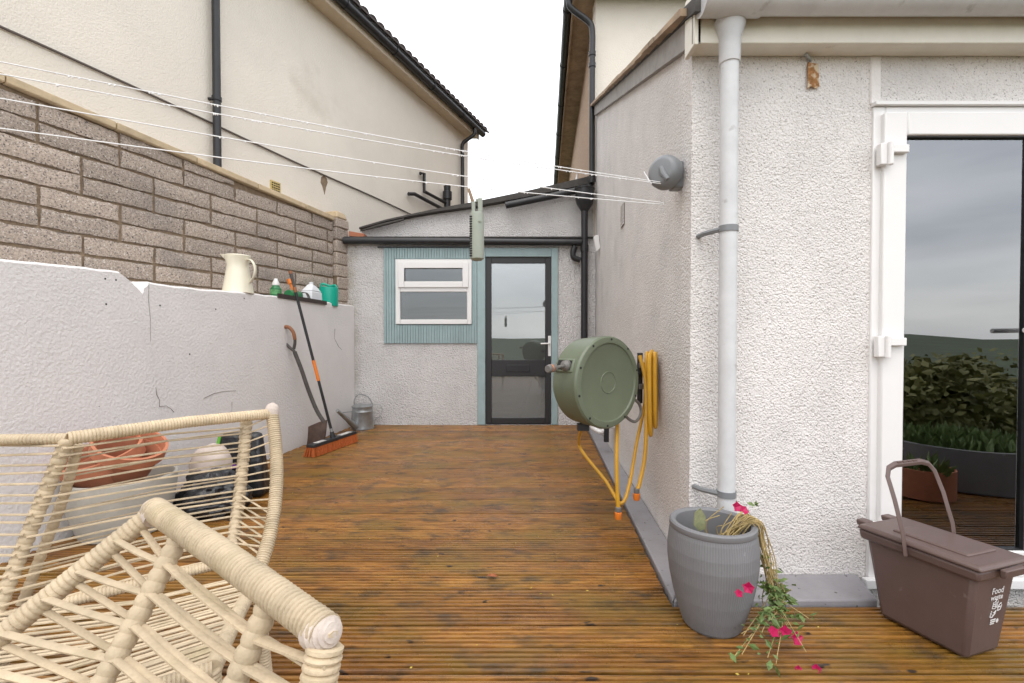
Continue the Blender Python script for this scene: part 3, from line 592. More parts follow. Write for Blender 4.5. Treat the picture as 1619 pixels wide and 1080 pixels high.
p, r = npipe(335, 0, 0); part('downpipe', MB().tube([(p.x,p.y,-0.3), (p.x,p.y,EZ+0.05)], 0.036, 14), 'black', nh)
part('pipe_clip', MB().lathe([(0.037,3.36),(0.044,3.36),(0.044,3.40),(0.037,3.40)], (p.x,p.y,0), n=14, closed=True).box((p.x-0.10,p.y-0.012,3.37),(p.x-0.03,p.y+0.012,3.39)), 'black', nh)
Ye = NE-0.22
part('downpipe', MB().tube(spline([(housex(Ye,0.285),Ye,EZ+0.08),(housex(Ye,0.28),Ye,EZ-0.06),(housex(Ye,0.16),Ye,EZ-0.16),(housex(Ye,0.07),Ye,EZ-0.26),(housex(Ye,0.07),Ye,EZ-0.5)],5)+[(housex(Ye,0.07),Ye,-0.3)], 0.036, 12), 'black', nh)
part('cable', MB().tube([(housex(Y,0.015)+0.0, Y, 3.17-0.012*(Y-3)+0.008*math.sin(Y*2)) for Y in [0.5+0.5*i for i in range(17)]], 0.010, 6), mat('cable_grey', (0.10, 0.08, 0.07), 0.7), nh)
for (u, v, s) in ((437, 297, 0.10), (748, 318, 0.0)):
    if not s: continue
    Y = 4.75/((CU-u)/F+0.4); zc = CH-(v-CV)/F*Y
    vv = part('air_vent', MB().hexa([(housex(Y-s*.6,0.012),Y-s*.6,zc-.06),(housex(Y+s*.6,0.012),Y+s*.6,zc-.06),(housex(Y+s*.6,-0.01),Y+s*.6,zc-.06),(housex(Y-s*.6,-0.01),Y-s*.6,zc-.06)][::-1],
        [(housex(Y-s*.6,0.012),Y-s*.6,zc+.06),(housex(Y+s*.6,0.012),Y+s*.6,zc+.06),(housex(Y+s*.6,-0.01),Y+s*.6,zc+.06),(housex(Y-s*.6,-0.01),Y-s*.6,zc+.06)][::-1]), 'brass', nh)
    gb = MB()
    for i in range(4):
        for j in range(4):
            ya = Y-s*.5+i*s*.26; za = zc-.048+j*.026
            gb.hexa([(housex(ya,0.016),ya,za),(housex(ya+.016,0.016),ya+.016,za),(housex(ya+.016,0.0125),ya+.016,za),(housex(ya,0.0125),ya,za)][::-1], [(housex(ya,0.016),ya,za+.012),(housex(ya+.016,0.016),ya+.016,za+.012),(housex(ya+.016,0.0125),ya+.016,za+.012),(housex(ya,0.0125),ya,za+.012)][::-1])
    part('painted_vent_holes', gb, 'dark', vv)  # raised near-black pads, painted as the shade in the vent openings
def npt(u, v, off=0.05): Y = 4.75/((CU-u)/F+0.4); return V((housex(Y, off), Y, CH-(v-CV)/F*Y))
part('stain_patch', MB().prism([npt(510,282,0.004), npt(514,279,0.004), npt(518,283,0.004), npt(520,290,0.004), npt(517,298,0.004), npt(515,309,0.004), npt(512,297,0.004), npt(509,290,0.004)], (-0.01,0.004,0)), 'mortar', nh)
sp = npt(697, 296, 0.12); part('soil_pipe', MB().lathe([(0.06, -2.2), (0.06, -0.25), (0.085, -0.24), (0.085, -0.10), (0.06, -0.09), (0.065, 0.0), (0.05, 0.01)], sp, n=14), 'black', nh)
part('waste_pipe', MB().tube([npt(661,276), npt(667,276), npt(667,304), npt(698,324,0.12)], 0.028, 10), 'black', nh)
part('waste_pipe', MB().tube([npt(642,308), npt(648,308,0.08), npt(692,333,0.12)], 0.030, 10), 'black', nh)
single('wooden_stake', MB().prism([px(739,299,7.4), px(744,299,7.4), px(752,322,7.4), px(746,322,7.4)], (0.0,0.03,0)), 'oldwood', 'small slanted wooden stake rising over the outhouse roof', 'stake')

# ------------------------------------------------------------------ block wall: every block its own piece
bw = thing('block_wall', 'grey concrete block boundary wall with sandstone coping on the left', 'wall', (-3, 4, 0))
BN, BE = 0.2, 6.02                             # Y range
DIRV = V((0.4, 1, 0)).normalized(); NRM = V((1, -0.4, 0)).normalized()
LT = (BE-BN)/DIRV.y
def bp_(s, z, d=0.0): p = V((blockx(BN), BN, 0)) + DIRV*s + NRM*d; return V((p.x, p.y, z))
def sOf(Y): return (Y-BN)/DIRV.y
def copz(s): Y = BN + s*DIRV.y; return 2.71 - (Y-3.04)*0.0706   # underside of the coping
part('mortar_core', MB().hexa([bp_(0,-0.4,-0.2), bp_(LT,-0.4,-0.2), bp_(LT,-0.4,-0.017), bp_(0,-0.4,-0.017)][::-1], [bp_(0,copz(0)-0.002,-0.2), bp_(LT,copz(LT)-0.002,-0.2), bp_(LT,copz(LT)-0.002,-0.017), bp_(0,copz(0)-0.002,-0.017)][::-1]), 'mortar', bw)
CHT, BL = 0.1425, 0.487
def rough_block(s0, s1, z0, z1a, z1b):
    b = MB(); nx, nz_ = 14, 4; vs = []; fs = []
    sd = random.uniform(0, 99)
    def P(i, j):
        t = i/nx; s = s0+(s1-s0)*t; zt = z1a+(z1b-z1a)*t; z = z0+(zt-z0)*j/nz_
        e = 0.004 if (i in (0, nx) or j in (0, nz_)) else 0.0
        n1 = noise.noise((s*9+sd, z*14, sd)); n2 = noise.noise((s*14, z*9+sd, 5))
        n3 = noise.noise((s*38+sd, z*38, 9)); ds = (0.009*n2 + 0.004*n3 if i in (0, nx) else 0); dz = (0.009*n1 + 0.006*n3 if j in (0, nz_) else 0)
        return bp_(s+ds, z+dz, 0.004*n1 + 0.003*n3 - e*1.8 + 0.003)
    for j in range(nz_+1):
        for i in range(nx+1): vs.append(P(i, j))
    base = len(vs)
    back = [bp_(s0, z0, -0.03), bp_(s1, z0, -0.03), bp_(s1, z1b, -0.03), bp_(s0, z1a, -0.03)]
    for j in range(nz_):
        for i in range(nx): a = j*(nx+1)+i; fs.append((a, a+1, a+nx+2, a+nx+1))
    vs += back; row = nx+1; topr = nz_*row
    fs += [tuple([base+0] + [base+1] + [i for i in range(nx, -1, -1)]), tuple([base+2, base+3] + [topr+i for i in range(0, nx+1)])]
    fs += [(base+1, base+2, topr+nx, row+nx, nx), (base+3, base+0, 0, row, topr)]
    return b.add(vs, fs)
sA = sOf(3.46)
for k in range(-1, 10):
    z0 = 1.54 + k*CHT + 0.011; z1 = z0 + CHT - 0.022; pairA = (k//2) % 2 == 0
    s = sA + (0 if pairA else BL/2) - 12*BL
    while s < LT - 0.30:
        a, b = max(s+0.010, 0.02), min(s+BL-0.010, LT-0.235)
        if b - a > 0.06 and a < b:
            ta, tb = min(z1, copz(a)-0.006), min(z1, copz(b)-0.006)
            if ta - z0 > 0.025 and tb - z0 > 0.02 and bp_(a,0).y > 0.9: part('block', rough_block(a, b, z0, ta, tb), 'block', bw, smooth=50)
        s += BL
s = 0.0
while s < LT - 0.28:
    e = min(s + 0.62, LT-0.25)
    z0, z1 = copz(s), copz(e)
    if bp_(e,0).y > 0.8:
        part('coping_stone', MB().hexa([bp_(s+.003,z0,0.035), bp_(e-.003,z1,0.035), bp_(e-.003,z1,-0.22), bp_(s+.003,z0,-0.22)], [bp_(s+.003,z0+.055,0.035), bp_(e-.003,z1+.055,0.035), bp_(e-.003,z1+.055,-0.22), bp_(s+.003,z0+.055,-0.22)]), 'coping', bw, bevel=0.008)
    s = e
# end pier
for k in range(8):
    z0 = 1.40 + k*0.15; h = 0.14 if k < 7 else 0.11; o = random.uniform(-0.012, 0.012)
    part('pier_block', MB().hexa([bp_(LT-.225+o,z0,0.05), bp_(LT-0.01,z0,0.05), bp_(LT-0.01,z0,-0.2), bp_(LT-.225+o,z0,-0.2)], [bp_(LT-.225+o,z0+h,0.05), bp_(LT-0.01,z0+h,0.05+o), bp_(LT-0.01,z0+h,-0.2), bp_(LT-.225+o,z0+h,-0.2)]), 'block', bw, bevel=0.012)
part('pier_mortar', MB().hexa([bp_(LT-.215,1.3,0.036), bp_(LT-0.02,1.3,0.036), bp_(LT-0.02,1.3,-0.19), bp_(LT-.215,1.3,-0.19)], [bp_(LT-.215,2.54,0.036), bp_(LT-0.02,2.54,0.036), bp_(LT-0.02,2.54,-0.19), bp_(LT-.215,2.54,-0.19)]), 'mortar', bw)
part('cap_stone', MB().hexa([bp_(LT-.23,2.56,0.06), bp_(LT-.03,2.56,0.05), bp_(LT-.03,2.56,-0.2), bp_(LT-.23,2.56,-0.2)], [bp_(LT-.20,2.655,0.03), bp_(LT-.05,2.64,0.03), bp_(LT-.05,2.64,-0.17), bp_(LT-.20,2.66,-0.17)]), 'coping', bw, bevel=0.02)
single('fallen_tile', MB().prism([px(553,366,5.98), px(577,370,5.98), px(577,376,5.98), px(553,374,5.98)], (0.0,0.12,0)), 'terra', 'broken red tile lying on the wall end above the gutter', 'tile', bevel=0.004)

# ------------------------------------------------------------------ white rendered wall
rw = MB()
prof = [(-1.5,1.46),(0.5,1.46),(2.2,1.44),(2.60,1.462),(2.86,1.470),(2.93,1.43),(2.985,1.385),(3.01,1.362),(3.02,1.40),(3.06,1.435),(3.3,1.430),(3.7,1.448),(4.1,1.462),(4.5,1.475),(5.0,1.490),(5.5,1.492),(YB-0.004,1.500)]
N_ = 120; fr, tp, bk = [], [], []
def wtop(Y):
    for (a, b) in zip(prof, prof[1:]):
        if a[0] <= Y <= b[0]: return a[1] + (b[1]-a[1])*(Y-a[0])/(b[0]-a[0])
    return 1.45
ys = sorted({-1.5 + (YB-0.004+1.5)*i/N_ for i in range(N_+1)} | {p[0] for p in prof})
vs = []; fs = []
for Y in ys:
    j = 0.006*noise.noise((Y*11, 1.3, 0)) + 0.004*noise.noise((Y*31, 5.3, 0)); zt = wtop(Y) + j
    xb = min(leftx(Y)-0.10, blockx(Y)+0.0) - 0.03
    vs += [(leftx(Y), Y, -0.35), (leftx(Y)+0.003*noise.noise((Y*3, 0, 2)), Y, zt-0.012), (leftx(Y)-0.014, Y, zt), (xb, Y, zt+0.012*noise.noise((Y*7, 2, 1))), (xb, Y, -0.35)]
for i in range(len(ys)-1):
    for k in range(4): fs.append((i*5+k, (i+1)*5+k, (i+1)*5+k+1, i*5+k+1))
fs += [(0,1,2,3,4), tuple((len(ys)-1)*5+k for k in (4,3,2,1,0))]
RW = single('rendered_wall', rw.add(vs, fs), 'render', 'low white rendered garden wall along the left of the deck', 'wall', smooth=0)

def wallpt(u, v):
    Y = 2.702/((CU-u)/F+0.121); p = px(u, v, Y); return V((leftx(Y)+0.0015, Y, p.z))
ck = mat('crack_dark', (0.20, 0.17, 0.15), 0.9)
for pts in ([(246,612),(247,624),(251,633),(251,643),(262,642),(270,647),(273,652)], [(322,630),(338,622),(352,619),(372,618)], [(530,520),(529,535),(536,548),(541,553)], [(238,447),(237,475),(239,505),(238,540)], [(365,636),(366,652),(365,660)]):
    part('crack', MB().tube([wallpt(u+random.uniform(-1,1), v) for u, v in pts], [0.0008+0.0016*random.random() for _ in pts], 5), ck, RW)
for (u, v) in ((168,441),(185,443),(169,481),(254,483),(342,489),(387,472),(300,560)):
    part('painted_nail_hole', MB().lathe([(0.006,0),(0.001,0.0006)], wallpt(u, v), (1,-0.12,0), n=10), 'dark', RW)  # dark discs on the surface, painted as the shade in small holes

# ------------------------------------------------------------------ washing lines and their fittings
LA = V((0.755, 2.20, 0)); LBX = -2.66
def line_pt(t, za, zb): return V((LA.x + (-1.40-LA.x)*t, LA.y + (1.30-LA.y)*t, za + (zb-za)*t))
def wash_line(v_right, v_left, label, endt=1.47, r=0.0020, tstart=0.0, drops=False):
    za = CH-(v_right-CV)/F*2.2; zb = CH-(v_left-CV)/F*1.3; n = 60; pts = []
    for i in range(n+1):
        t = tstart + (endt-tstart)*i/n; p = line_pt(t, za, zb); p.z -= 0.02*math.sin(math.pi*min(1, t)); pts.append(p)
    b = MB().tube(pts, r, 6)
    for i in range(70 if drops else 24):       # rain drops hanging on the cord
        t = random.uniform(0.05, 0.95 if drops else 0.8); p = line_pt(t, za, zb); p.z -= 0.02*math.sin(math.pi*t)
        q = random.uniform(0.0016, 0.0028); b.lathe([(0.0004, -q*1.6-r), (q*0.9, -q*0.9-r), (q, -r), (q*0.5, r)], p, n=6)
    single('washing_line', b, 'white', label, 'washing line', 'washing lines across the yard')
wash_line(293, 101, 'topmost white washing line running to the grey reel on the wall', drops=True)
wash_line(295, 120, 'second white washing line from the top, beaded with rain drops', drops=True)
wash_line(324, 158, 'third white washing line from the top, above the lowest line', tstart=0.03)
wash_line(326, 205, 'lowest white washing line crossing in front of the block wall', tstart=0.03)
rl = thing('washing_line_reel', 'round grey retractable washing line reel on the extension side wall', 'line reel', (0.76, 2.22, 1.75))
rc = V((wallx(2.24)-0.002, 2.24, 1.825)); ax = V((-0.72, -0.70, 0.05)).normalized()
part('case', MB().lathe([(0.0001, -0.005), (0.068, -0.005), (0.076, 0.004), (0.076, 0.040), (0.067, 0.058), (0.052, 0.066), (0.048, 0.067), (0.0001, 0.069)], rc+V((-0.072,-0.03,0)), ax, n=40), 'greyp', rl, smooth=40)
c2 = rc+V((-0.072,-0.03,0))+ax*0.068
rt = V((0.70,-0.72,0))
part('cleat', MB().tube([c2+V((0,0,0.012)), c2+rt*0.012+V((0,0,-0.02)), c2+rt*0.035+V((0,0,-0.052))], [0.010,0.014,0.010], 10), 'greyp', rl)
part('mounting_bracket', MB().box((rc.x-0.055, rc.y-0.055, rc.z-0.068), (rc.x+0.001, rc.y+0.02, rc.z+0.055)), 'greyp', rl, bevel=0.01)
lbp = rc + V((-0.060, -0.0575, 0)); part('label_plate', MB().box((lbp.x+0.012, lbp.y-0.0005, lbp.z-0.03), (lbp.x+0.038, lbp.y+0.001, lbp.z+0.03)), 'enamel', rl)
part('cord_loop', MB().tube([c2-rt*0.085+V((0,0,0.012)), c2-rt*0.045+V((0,0,-0.055))], 0.0028, 6), 'white', rl)
lt = thing('line_tightener', 'sage green slotted line tightener hanging from the washing lines', 'tightener', px(755, 412, 1.835))
c = px(755, 412, 1.835); bd = MB(); hw = 0.027
bd.lathe([(0.018, 0.0), (0.0265, 0.006), (0.027, 0.03), (0.027, 0.172), (0.024, 0.182), (0.001, 0.184)], c, n=24)
part('body', bd, 'sage2', lt)
part('hook', MB().box((c.x-0.020, c.y-0.012, c.z+0.178), (c.x-0.006, c.y+0.012, c.z+0.222)).box((c.x+0.004, c.y-0.014, c.z+0.178), (c.x+0.021, c.y+0.012, c.z+0.236)).box((c.x-0.006, c.y-0.008, c.z+0.221), (c.x+0.004, c.y+0.008, c.z+0.234)), 'sage2', lt, bevel=0.002)
for i in range(17):
    part('painted_slot', MB().box((c.x-0.0275, c.y-0.0205, c.z+0.012+i*0.0093), (c.x-0.014, c.y-0.014, c.z+0.0172+i*0.0093)), 'dark', lt)  # solid boxes on the body, painted dark as the shade in its slots
part('button', MB().lathe([(0.006,0),(0.005,0.004),(0.001,0.005)], (c.x+0.012, c.y-0.0235, c.z+0.145), (0.3,-1,0), n=12), 'sage2', lt)

# ------------------------------------------------------------------ hose reel and yellow hose
hr = thing('hose_reel', 'sage green wall mounted hose reel drum beside the extension wall', 'hose reel', (0.5, 2.5, 0.6))
n_ = V((0.595, -0.803, 0)); fc = V((0.481, 2.38, 0.845)); RR, LL = 0.233, 0.19
part('drum', MB().lathe([(0.06,-LL-0.012),(0.16,-LL-0.010),(0.205,-LL+0.006),(0.222,-LL+0.03),(0.226,-LL*0.52),(0.229,-LL*0.50),(0.2305,-0.012),(RR,-0.010),(RR,0.0),(0.226,0.010),(0.205,0.014),(0.198,0.013),(0.194,0.006),(0.190,0.004),(0.001,0.004)], fc, n_, n=72), 'sage', hr, smooth=30)
tb = V((0.803, 0.595, 0)); up_ = V((0,0,1))
part('hub_ring', MB().lathe([(0.050,0.0035),(0.052,0.0065),(0.055,0.0065),(0.057,0.0035)], fc, n_, n=40, closed=True), 'sage', hr)
for k in range(10):
    a = 2*math.pi*(k+0.4)/10; q = fc + tb*(0.2165*math.cos(a)) + up_*(0.2165*math.sin(a)) + n_*0.010
    part('screw', MB().lathe([(0.006,0),(0.006,0.0035),(0.001,0.0036)], q, n_, n=10), 'dark', hr)
oc = fc - n_*0.085 - tb*0.205 + up_*0.085      # outlet on the drum's left
rad = (-tb*0.93 + up_*0.36).normalized(); tg = (up_*0.93 + tb*0.36).normalized()
pl = []
part('outlet_plate', MB().prism([oc - rad*0.004 + n_*a*0.062 + tg*b*0.036 for a, b in ((-1,-1),(1,-1),(1,1),(-1,1))], rad*0.018), 'sage', hr, bevel=0.008)
part('painted_mouth', MB().prism([oc + rad*0.0142 + n_*a*0.048 + tg*b*0.024 for a, b in ((-1,-1),(1,-1),(1,1),(-1,1))], rad*0.002), 'dark', hr)  # solid plate painted near-black as the shade inside the outlet
nz0 = oc + rad*0.012 + n_*0.02
tip = px(869, 583, 2.18)
mid1 = nz0 + rad*0.03
nb_ = MB().lathe([(0.026, 0.0), (0.026, 0.022), (0.017, 0.03), (0.012, 0.034)], nz0, (tip-nz0).normalized(), n=20)
nb_.tube([nz0, tip], 0.0075, 10); part('hose_guide', nb_, 'midgrey', hr)
dv = (tip-nz0).normalized()
part('connector', MB().lathe([(0.014,-0.05),(0.019,-0.045),(0.020,-0.02),(0.0155,-0.016),(0.0155,-0.01),(0.020,-0.006),(0.017,0.012),(0.015,0.014),(0.010,0.014)], tip, dv, n=18), 'midgrey', hr)
part('connector_ring', MB().lathe([(0.0162,-0.0155),(0.0185,-0.0155),(0.0185,-0.011),(0.0162,-0.011)], tip, dv, n=18, closed=True), 'orange', hr)
by = 2.70
bk = MB().box((wallx(by)-0.02, by-0.03, 0.76), (wallx(by)-0.001-0.004, by+0.03, 0.95)); bk.box((wallx(by)-0.11, by-0.03, 0.78), (wallx(by)-0.0205, by+0.03, 0.81)); bk.box((wallx(by)-0.11, by-0.03, 0.90), (wallx(by)-0.0205, by+0.03, 0.93))
part('wall_bracket', bk, 'midgrey', hr, bevel=0.004)
bc = fc - n_*LL; part('swivel_post', MB().lathe([(0.016, 0.70), (0.016, 0.985)], (wallx(by)-0.10, by-0.005, 0), n=14).tube([(wallx(by)-0.10, by, 0.86), fc - n_*0.1 + tb*0.18], 0.02, 10), 'black', hr)
part('foot_bracket', MB().box((bc.x-0.03, bc.y-0.10, 0.590), (bc.x+0.03, bc.y-0.06, 0.625)), 'black', hr)
part('feed_hose', MB().tube(spline([px(1000,628,2.5), px(1012,640,2.55), px(1014,655,2.55), px(1005,667,2.52), px(992,660,2.5), px(990,650,2.5)]), 0.008, 8), 'midgrey', hr)
yh = thing('garden_hose', 'coiled yellow garden hose hung beside the reel with ends dangling', 'hose', (0.75, 2.65, 0.1))
hw_ = lambda Y, off: wallx(Y)-off
def loop(y, off, w_, zt, zb, ph):
    pts = []
    for i in range(25):
        a = 2*math.pi*i/24; yy = y + w_*math.sin(a); pts.append((hw_(yy, off)+0.012*math.cos(a+ph), yy, (zt+zb)/2 + (zt-zb)/2*math.cos(a)))
    return pts
for (y, off, w_, zt, zb) in ((2.60,0.034,0.040,0.985,0.58),(2.64,0.052,0.045,0.992,0.64),(2.69,0.040,0.045,0.995,0.70),(2.58,0.066,0.035,0.978,0.54),(2.73,0.034,0.04,0.99,0.74),(2.66,0.072,0.05,0.985,0.68)):
    part('coil', MB().tube(spline(loop(y, off, w_, zt, zb, y*9), 2), 0.0115, 8), 'yellow', yh)
part('coil', MB().tube(spline([px(1012,562,2.62), px(1021,600,2.60), px(1023,660,2.58), px(1021,720,2.56), px(1014,760,2.54), px(1009,778,2.53)]), 0.0112, 8), 'yellow', yh)
e = px(1008, 782, 2.53)
part('coil', MB().tube(spline([px(1028,570,2.72), px(1020,640,2.66), px(1008,700,2.62), px(998,760,2.56), px(990,790,2.52), px(982,797,2.52), px(973,785,2.58), px(960,763,2.68), px(940,738,2.80), px(924,718,2.92), px(916,702,3.00), px(919,682,2.80), px(921,668,2.56)]), 0.0095, 8), 'yellow', yh)
part('coil', MB().tube(spline([px(977,668,2.50), px(976,720,2.46), px(977,770,2.44), px(979,806,2.44)]), 0.0108, 8), 'yellow', yh)
def hose_end(p, name):
    part('coupling', MB().lathe([(0.012, 0.030), (0.016, 0.026), (0.016, 0.006), (0.013, 0.004)], p, n=14), 'midgrey', yh)
    part('coupling_nut', MB().lathe([(0.013, 0.004), (0.0185, 0.0), (0.0185, -0.022), (0.015, -0.034), (0.010, -0.034)], p, n=14), 'orange', yh)
hose_end(e, 'a'); hose_end(px(979, 812, 2.44), 'b')

# ------------------------------------------------------------------ grey planter with the trailing plant
pc = V((0.745, 1.752, 0)); gp = thing('planter', 'tall grey ribbed planter at the corner of the extension', 'planter', pc)
prof = [(0.085,0.004),(0.096,0.0),(0.104,0.010),(0.121,0.06),(0.138,0.12),(0.152,0.19),(0.159,0.25),(0.159,0.295),(0.153,0.345),(0.149,0.362)]
part('ribbed_body', MB().lathe(prof, pc, n=220, ripple=-0.006, cap1=False), 'pot', gp, smooth=0)
part('rim', MB().lathe([(0.1495,0.360),(0.153,0.366),(0.152,0.380),(0.147,0.385),(0.134,0.384),(0.129,0.378),(0.127,0.33),(0.125,0.27),(0.001,0.265)], pc, n=64, cap0=False), 'pot', gp)
part('soil', MB().lathe([(0.1245,0.285),(0.09,0.297),(0.001,0.302)], pc, n=32), 'soil', gp)
tp_ = thing('trailing_plant', 'wilting trailing petunia with magenta flowers spilling over the planter rim', 'plant', pc+V((0,0,0.30)))
rim = px(1180, 815, 1.74)
ends = [px(1235,960,1.62), px(1260,1000,1.58), px(1215,985,1.60), px(1285,1045,1.50), px(1190,1010,1.60), px(1250,930,1.66), px(1170,1040,1.52), px(1270,985,1.60), px(1240,1055,1.50), px(1225,1010,1.58)]
root = pc + V((0.03, -0.01, 0.31)); tips = []
st = MB()
for i in range(26):
    e_ = ends[i % len(ends)] + V((random.uniform(-.03,.03), random.uniform(-.03,.03), random.uniform(0,.015))); e_.z = max(0.012, e_.z)
    rm_ = pc + V((0.130+random.uniform(-.012,.012), random.uniform(-0.075,0.035), 0.395+random.uniform(0,.02)))
    m1 = pc + V((0.175+random.uniform(-.01,.025), -0.03+random.uniform(-.03,.03), 0.26+random.uniform(-.03,.03)))
    m2 = pc + V((0.19+random.uniform(-.015,.04), -0.05+random.uniform(-.03,.03), 0.13+random.uniform(-.03,.03)))
    pts = [root + V((random.uniform(-.04,.06), random.uniform(-.05,.04), 0)), rm_, m1, m2, e_]
    if i % 4 == 3: pts = pts[:4]
    sp_ = spline(pts, 6); st.tube(sp_, [0.0026*(1-0.5*k/len(sp_)) for k in range(len(sp_))], 5); tips += sp_[14:]
for i in range(6):                             # dry stalks inside the pot
    a = root + V((random.uniform(-.05,.03), random.uniform(-.04,.04), 0)); st.tube(spline([a, a+V((random.uniform(-.02,.05), 0, 0.06)), a+V((random.uniform(-.02,.09), random.uniform(-.03,.03), random.uniform(.07,.13)))], 5), 0.0018, 5)
part('stems', st, 'stem', tp_)
lf = MB(); random.seed(21)
low = [p for p in tips if p.z < 0.16]
for i in range(260):
    p = random.choice(low if i % 4 else tips); lf.leaf(p + V((random.uniform(-.02,.02), random.uniform(-.02,.02), random.uniform(0,.02))), (random.uniform(-1,1), random.uniform(-1,0.4), random.uniform(-.5,.6)), random.uniform(0.014,0.042), 0.5)
for p in [px(1196,800,1.72), px(1213,885,1.70), px(1262,980,1.6), px(1205,925,1.66)]:
    for i in range(6): lf.leaf(p, (random.uniform(-1,1), random.uniform(-1,1), random.uniform(-.2,1)), random.uniform(0.015,0.03), 0.6)
leaves = part('leaves', lf, 'leaf', tp_, smooth=0); leaves['kind'] = 'stuff'
part('dry_leaf', MB().prism([px(1099,832,1.74), px(1101,812,1.74), px(1110,805,1.745), px(1118,818,1.745), px(1118,838,1.75), px(1108,842,1.75)], (0.0,0.003,0)), 'dryleaf', tp_)
def flower(p, r=0.017, d=(0,-0.6,0.6)):
    b = MB(); d = V(d).normalized(); s1 = d.orthogonal().normalized(); s2 = d.cross(s1); p = V(p)
    for k in range(5):
        a = 2*math.pi*k/5; a0, a1 = a-0.62, a+0.62
        e0 = s1*math.cos(a0)+s2*math.sin(a0); e1 = s1*math.cos(a1)+s2*math.sin(a1); em = s1*math.cos(a)+s2*math.sin(a)
        b.add([p-d*r*0.5, p+e0*r*0.8+d*r*0.15, p+em*r*1.08+d*r*random.uniform(0,.35), p+e1*r*0.8+d*r*0.15], [(0,1,2),(0,2,3)])
    part('flower', b, 'petal', tp_, smooth=0, solid=0.0012)
for (u, v, Y, r) in ((1168,803,1.68,0.018),(1179,808,1.68,0.017),(1187,933,1.55,0.018),(1172,942,1.55,0.013),(1228,1004,1.57,0.018),(1247,1004,1.575,0.019),(1265,1015,1.56,0.021),(1268,1064,1.50,0.011),(1297,1064,1.50,0.014)):
    flower(px(u,v,Y), r, (random.uniform(-.4,.4), -0.8, random.uniform(0.2,0.9)))

# ------------------------------------------------------------------ food waste bin
fbn = thing('food_waste_bin', 'brown plastic food waste bin with upright carrying handle by the patio door', 'bin', (1.52, 1.70, 0))
O = V((1.490, 1.538, 0)); la = V((-0.083, 0.247, 0)).normalized(); lb = V((0.166, 0.055, 0)).normalized()   # long side, short side from the front corner
def fp(a, b, z): return O + la*a + lb*b + V((0,0,z))
def ringpts(a0, a1, b0, b1, z): return [fp(a0,b0,z), fp(a0,b1,z), fp(a1,b1,z), fp(a1,b0,z)]
H = 0.318
part('body', MB().hexa(ringpts(0.0,0.27,0.0,0.175,0.003), ringpts(-0.035,0.315,-0.022,0.200,H)), 'brownp', fbn, bevel=0.016)
part('rim', MB().hexa(ringpts(-0.045,0.325,-0.032,0.210,H-0.034), ringpts(-0.050,0.332,-0.036,0.214,H+0.004)), 'brownp', fbn, bevel=0.01)
lid = part('lid', MB().hexa(ringpts(-0.060,0.336,-0.042,0.220,H+0.0045), ringpts(-0.052,0.328,-0.034,0.212,H+0.022)), 'brownp', fbn, bevel=0.008)
part('lid_panel', MB().hexa(ringpts(0.005,0.24,0.012,0.165,H+0.0215), ringpts(0.010,0.235,0.018,0.159,H+0.029)), 'brownp', lid, bevel=0.004)
part('front_lip', MB().hexa(ringpts(-0.072,-0.058,0.045,0.15,H-0.02), ringpts(-0.078,-0.058,0.045,0.15,H+0.008)), 'brownp', lid, bevel=0.004)
for b0 in (0.0, 0.14): part('hinge', MB().hexa(ringpts(0.328,0.362,b0,b0+0.045,H+0.002), ringpts(0.326,0.366,b0,b0+0.045,H+0.024)), 'brownp', lid, bevel=0.005)
hp = [fp(0.155,-0.045,H-0.03), fp(0.165,-0.046,H+0.05), fp(0.195,-0.044,H+0.16), fp(0.222,-0.040,H+0.235), fp(0.232,-0.02,H+0.262), fp(0.236,0.02,H+0.272), fp(0.236,0.16,H+0.272), fp(0.232,0.198,H+0.262), fp(0.222,0.218,H+0.235), fp(0.195,0.222,H+0.16), fp(0.165,0.224,H+0.05), fp(0.155,0.223,H-0.03)]
hd = part('handle', MB().tube(hp, 0.0125, 4, flat=0.55, up=la), 'brownp', fbn, bevel=0.002)
for b0, b1 in ((0.03,0.05),(0.058,0.078),(0.086,0.106),(0.114,0.134)): part('recess', MB().hexa(ringpts(0.231,0.241,b0,b1,H+0.2705), ringpts(0.231,0.241,b0,b1,H+0.2815)), 'brownp', hd)
def printed(txt, a, b, z, size, name):
    cu = bpy.data.curves.new(name, 'FONT'); cu.body = txt; cu.size = size; cu.align_x = 'CENTER'; cu.resolution_u = 3; cu.offset = 0.0006
    tmp = bpy.data.objects.new('tmp', cu); COL.objects.link(tmp); dg = bpy.context.evaluated_depsgraph_get()
    me = bpy.data.meshes.new_from_object(tmp.evaluated_get(dg)); bpy.data.objects.remove(tmp)
    return me
# the printed face: short side at a = small; it leans out with height
def face_pt(b, z): t = z/H; return fp(-0.035*t - 0.0016, b, z)
def put_text(txt, bmid, z, size):
    me = printed(txt, 0, 0, 0, size, 'lettering'); b = MB(); vs = [face_pt(bmid + p.co.x, z + p.co.y) for p in me.vertices]
    b.add(vs, [tuple(p.vertices) for p in me.polygons]); part('lettering', b, 'print', fbn, smooth=0)
put_text('Food', 0.105, 0.222, 0.030); put_text('waste', 0.105, 0.200, 0.027)
ic = MB()
def stroke(pts): ic.tube([face_pt(b, z) for b, z in pts], 0.0011, 5)
stroke([(0.088,0.170),(0.092,0.192),(0.106,0.190),(0.104,0.168),(0.088,0.170)]); stroke([(0.100,0.191),(0.108,0.200),(0.116,0.193),(0.111,0.180),(0.105,0.182)]); stroke([(0.092,0.185),(0.104,0.184)]); stroke([(0.091,0.178),(0.104,0.177)])
stroke([(0.110,0.172),(0.114,0.180),(0.120,0.176),(0.116,0.168),(0.110,0.172)]); stroke([(0.118,0.158),(0.124,0.180),(0.133,0.184),(0.138,0.176),(0.132,0.160),(0.118,0.158)]); stroke([(0.124,0.170),(0.133,0.172)])
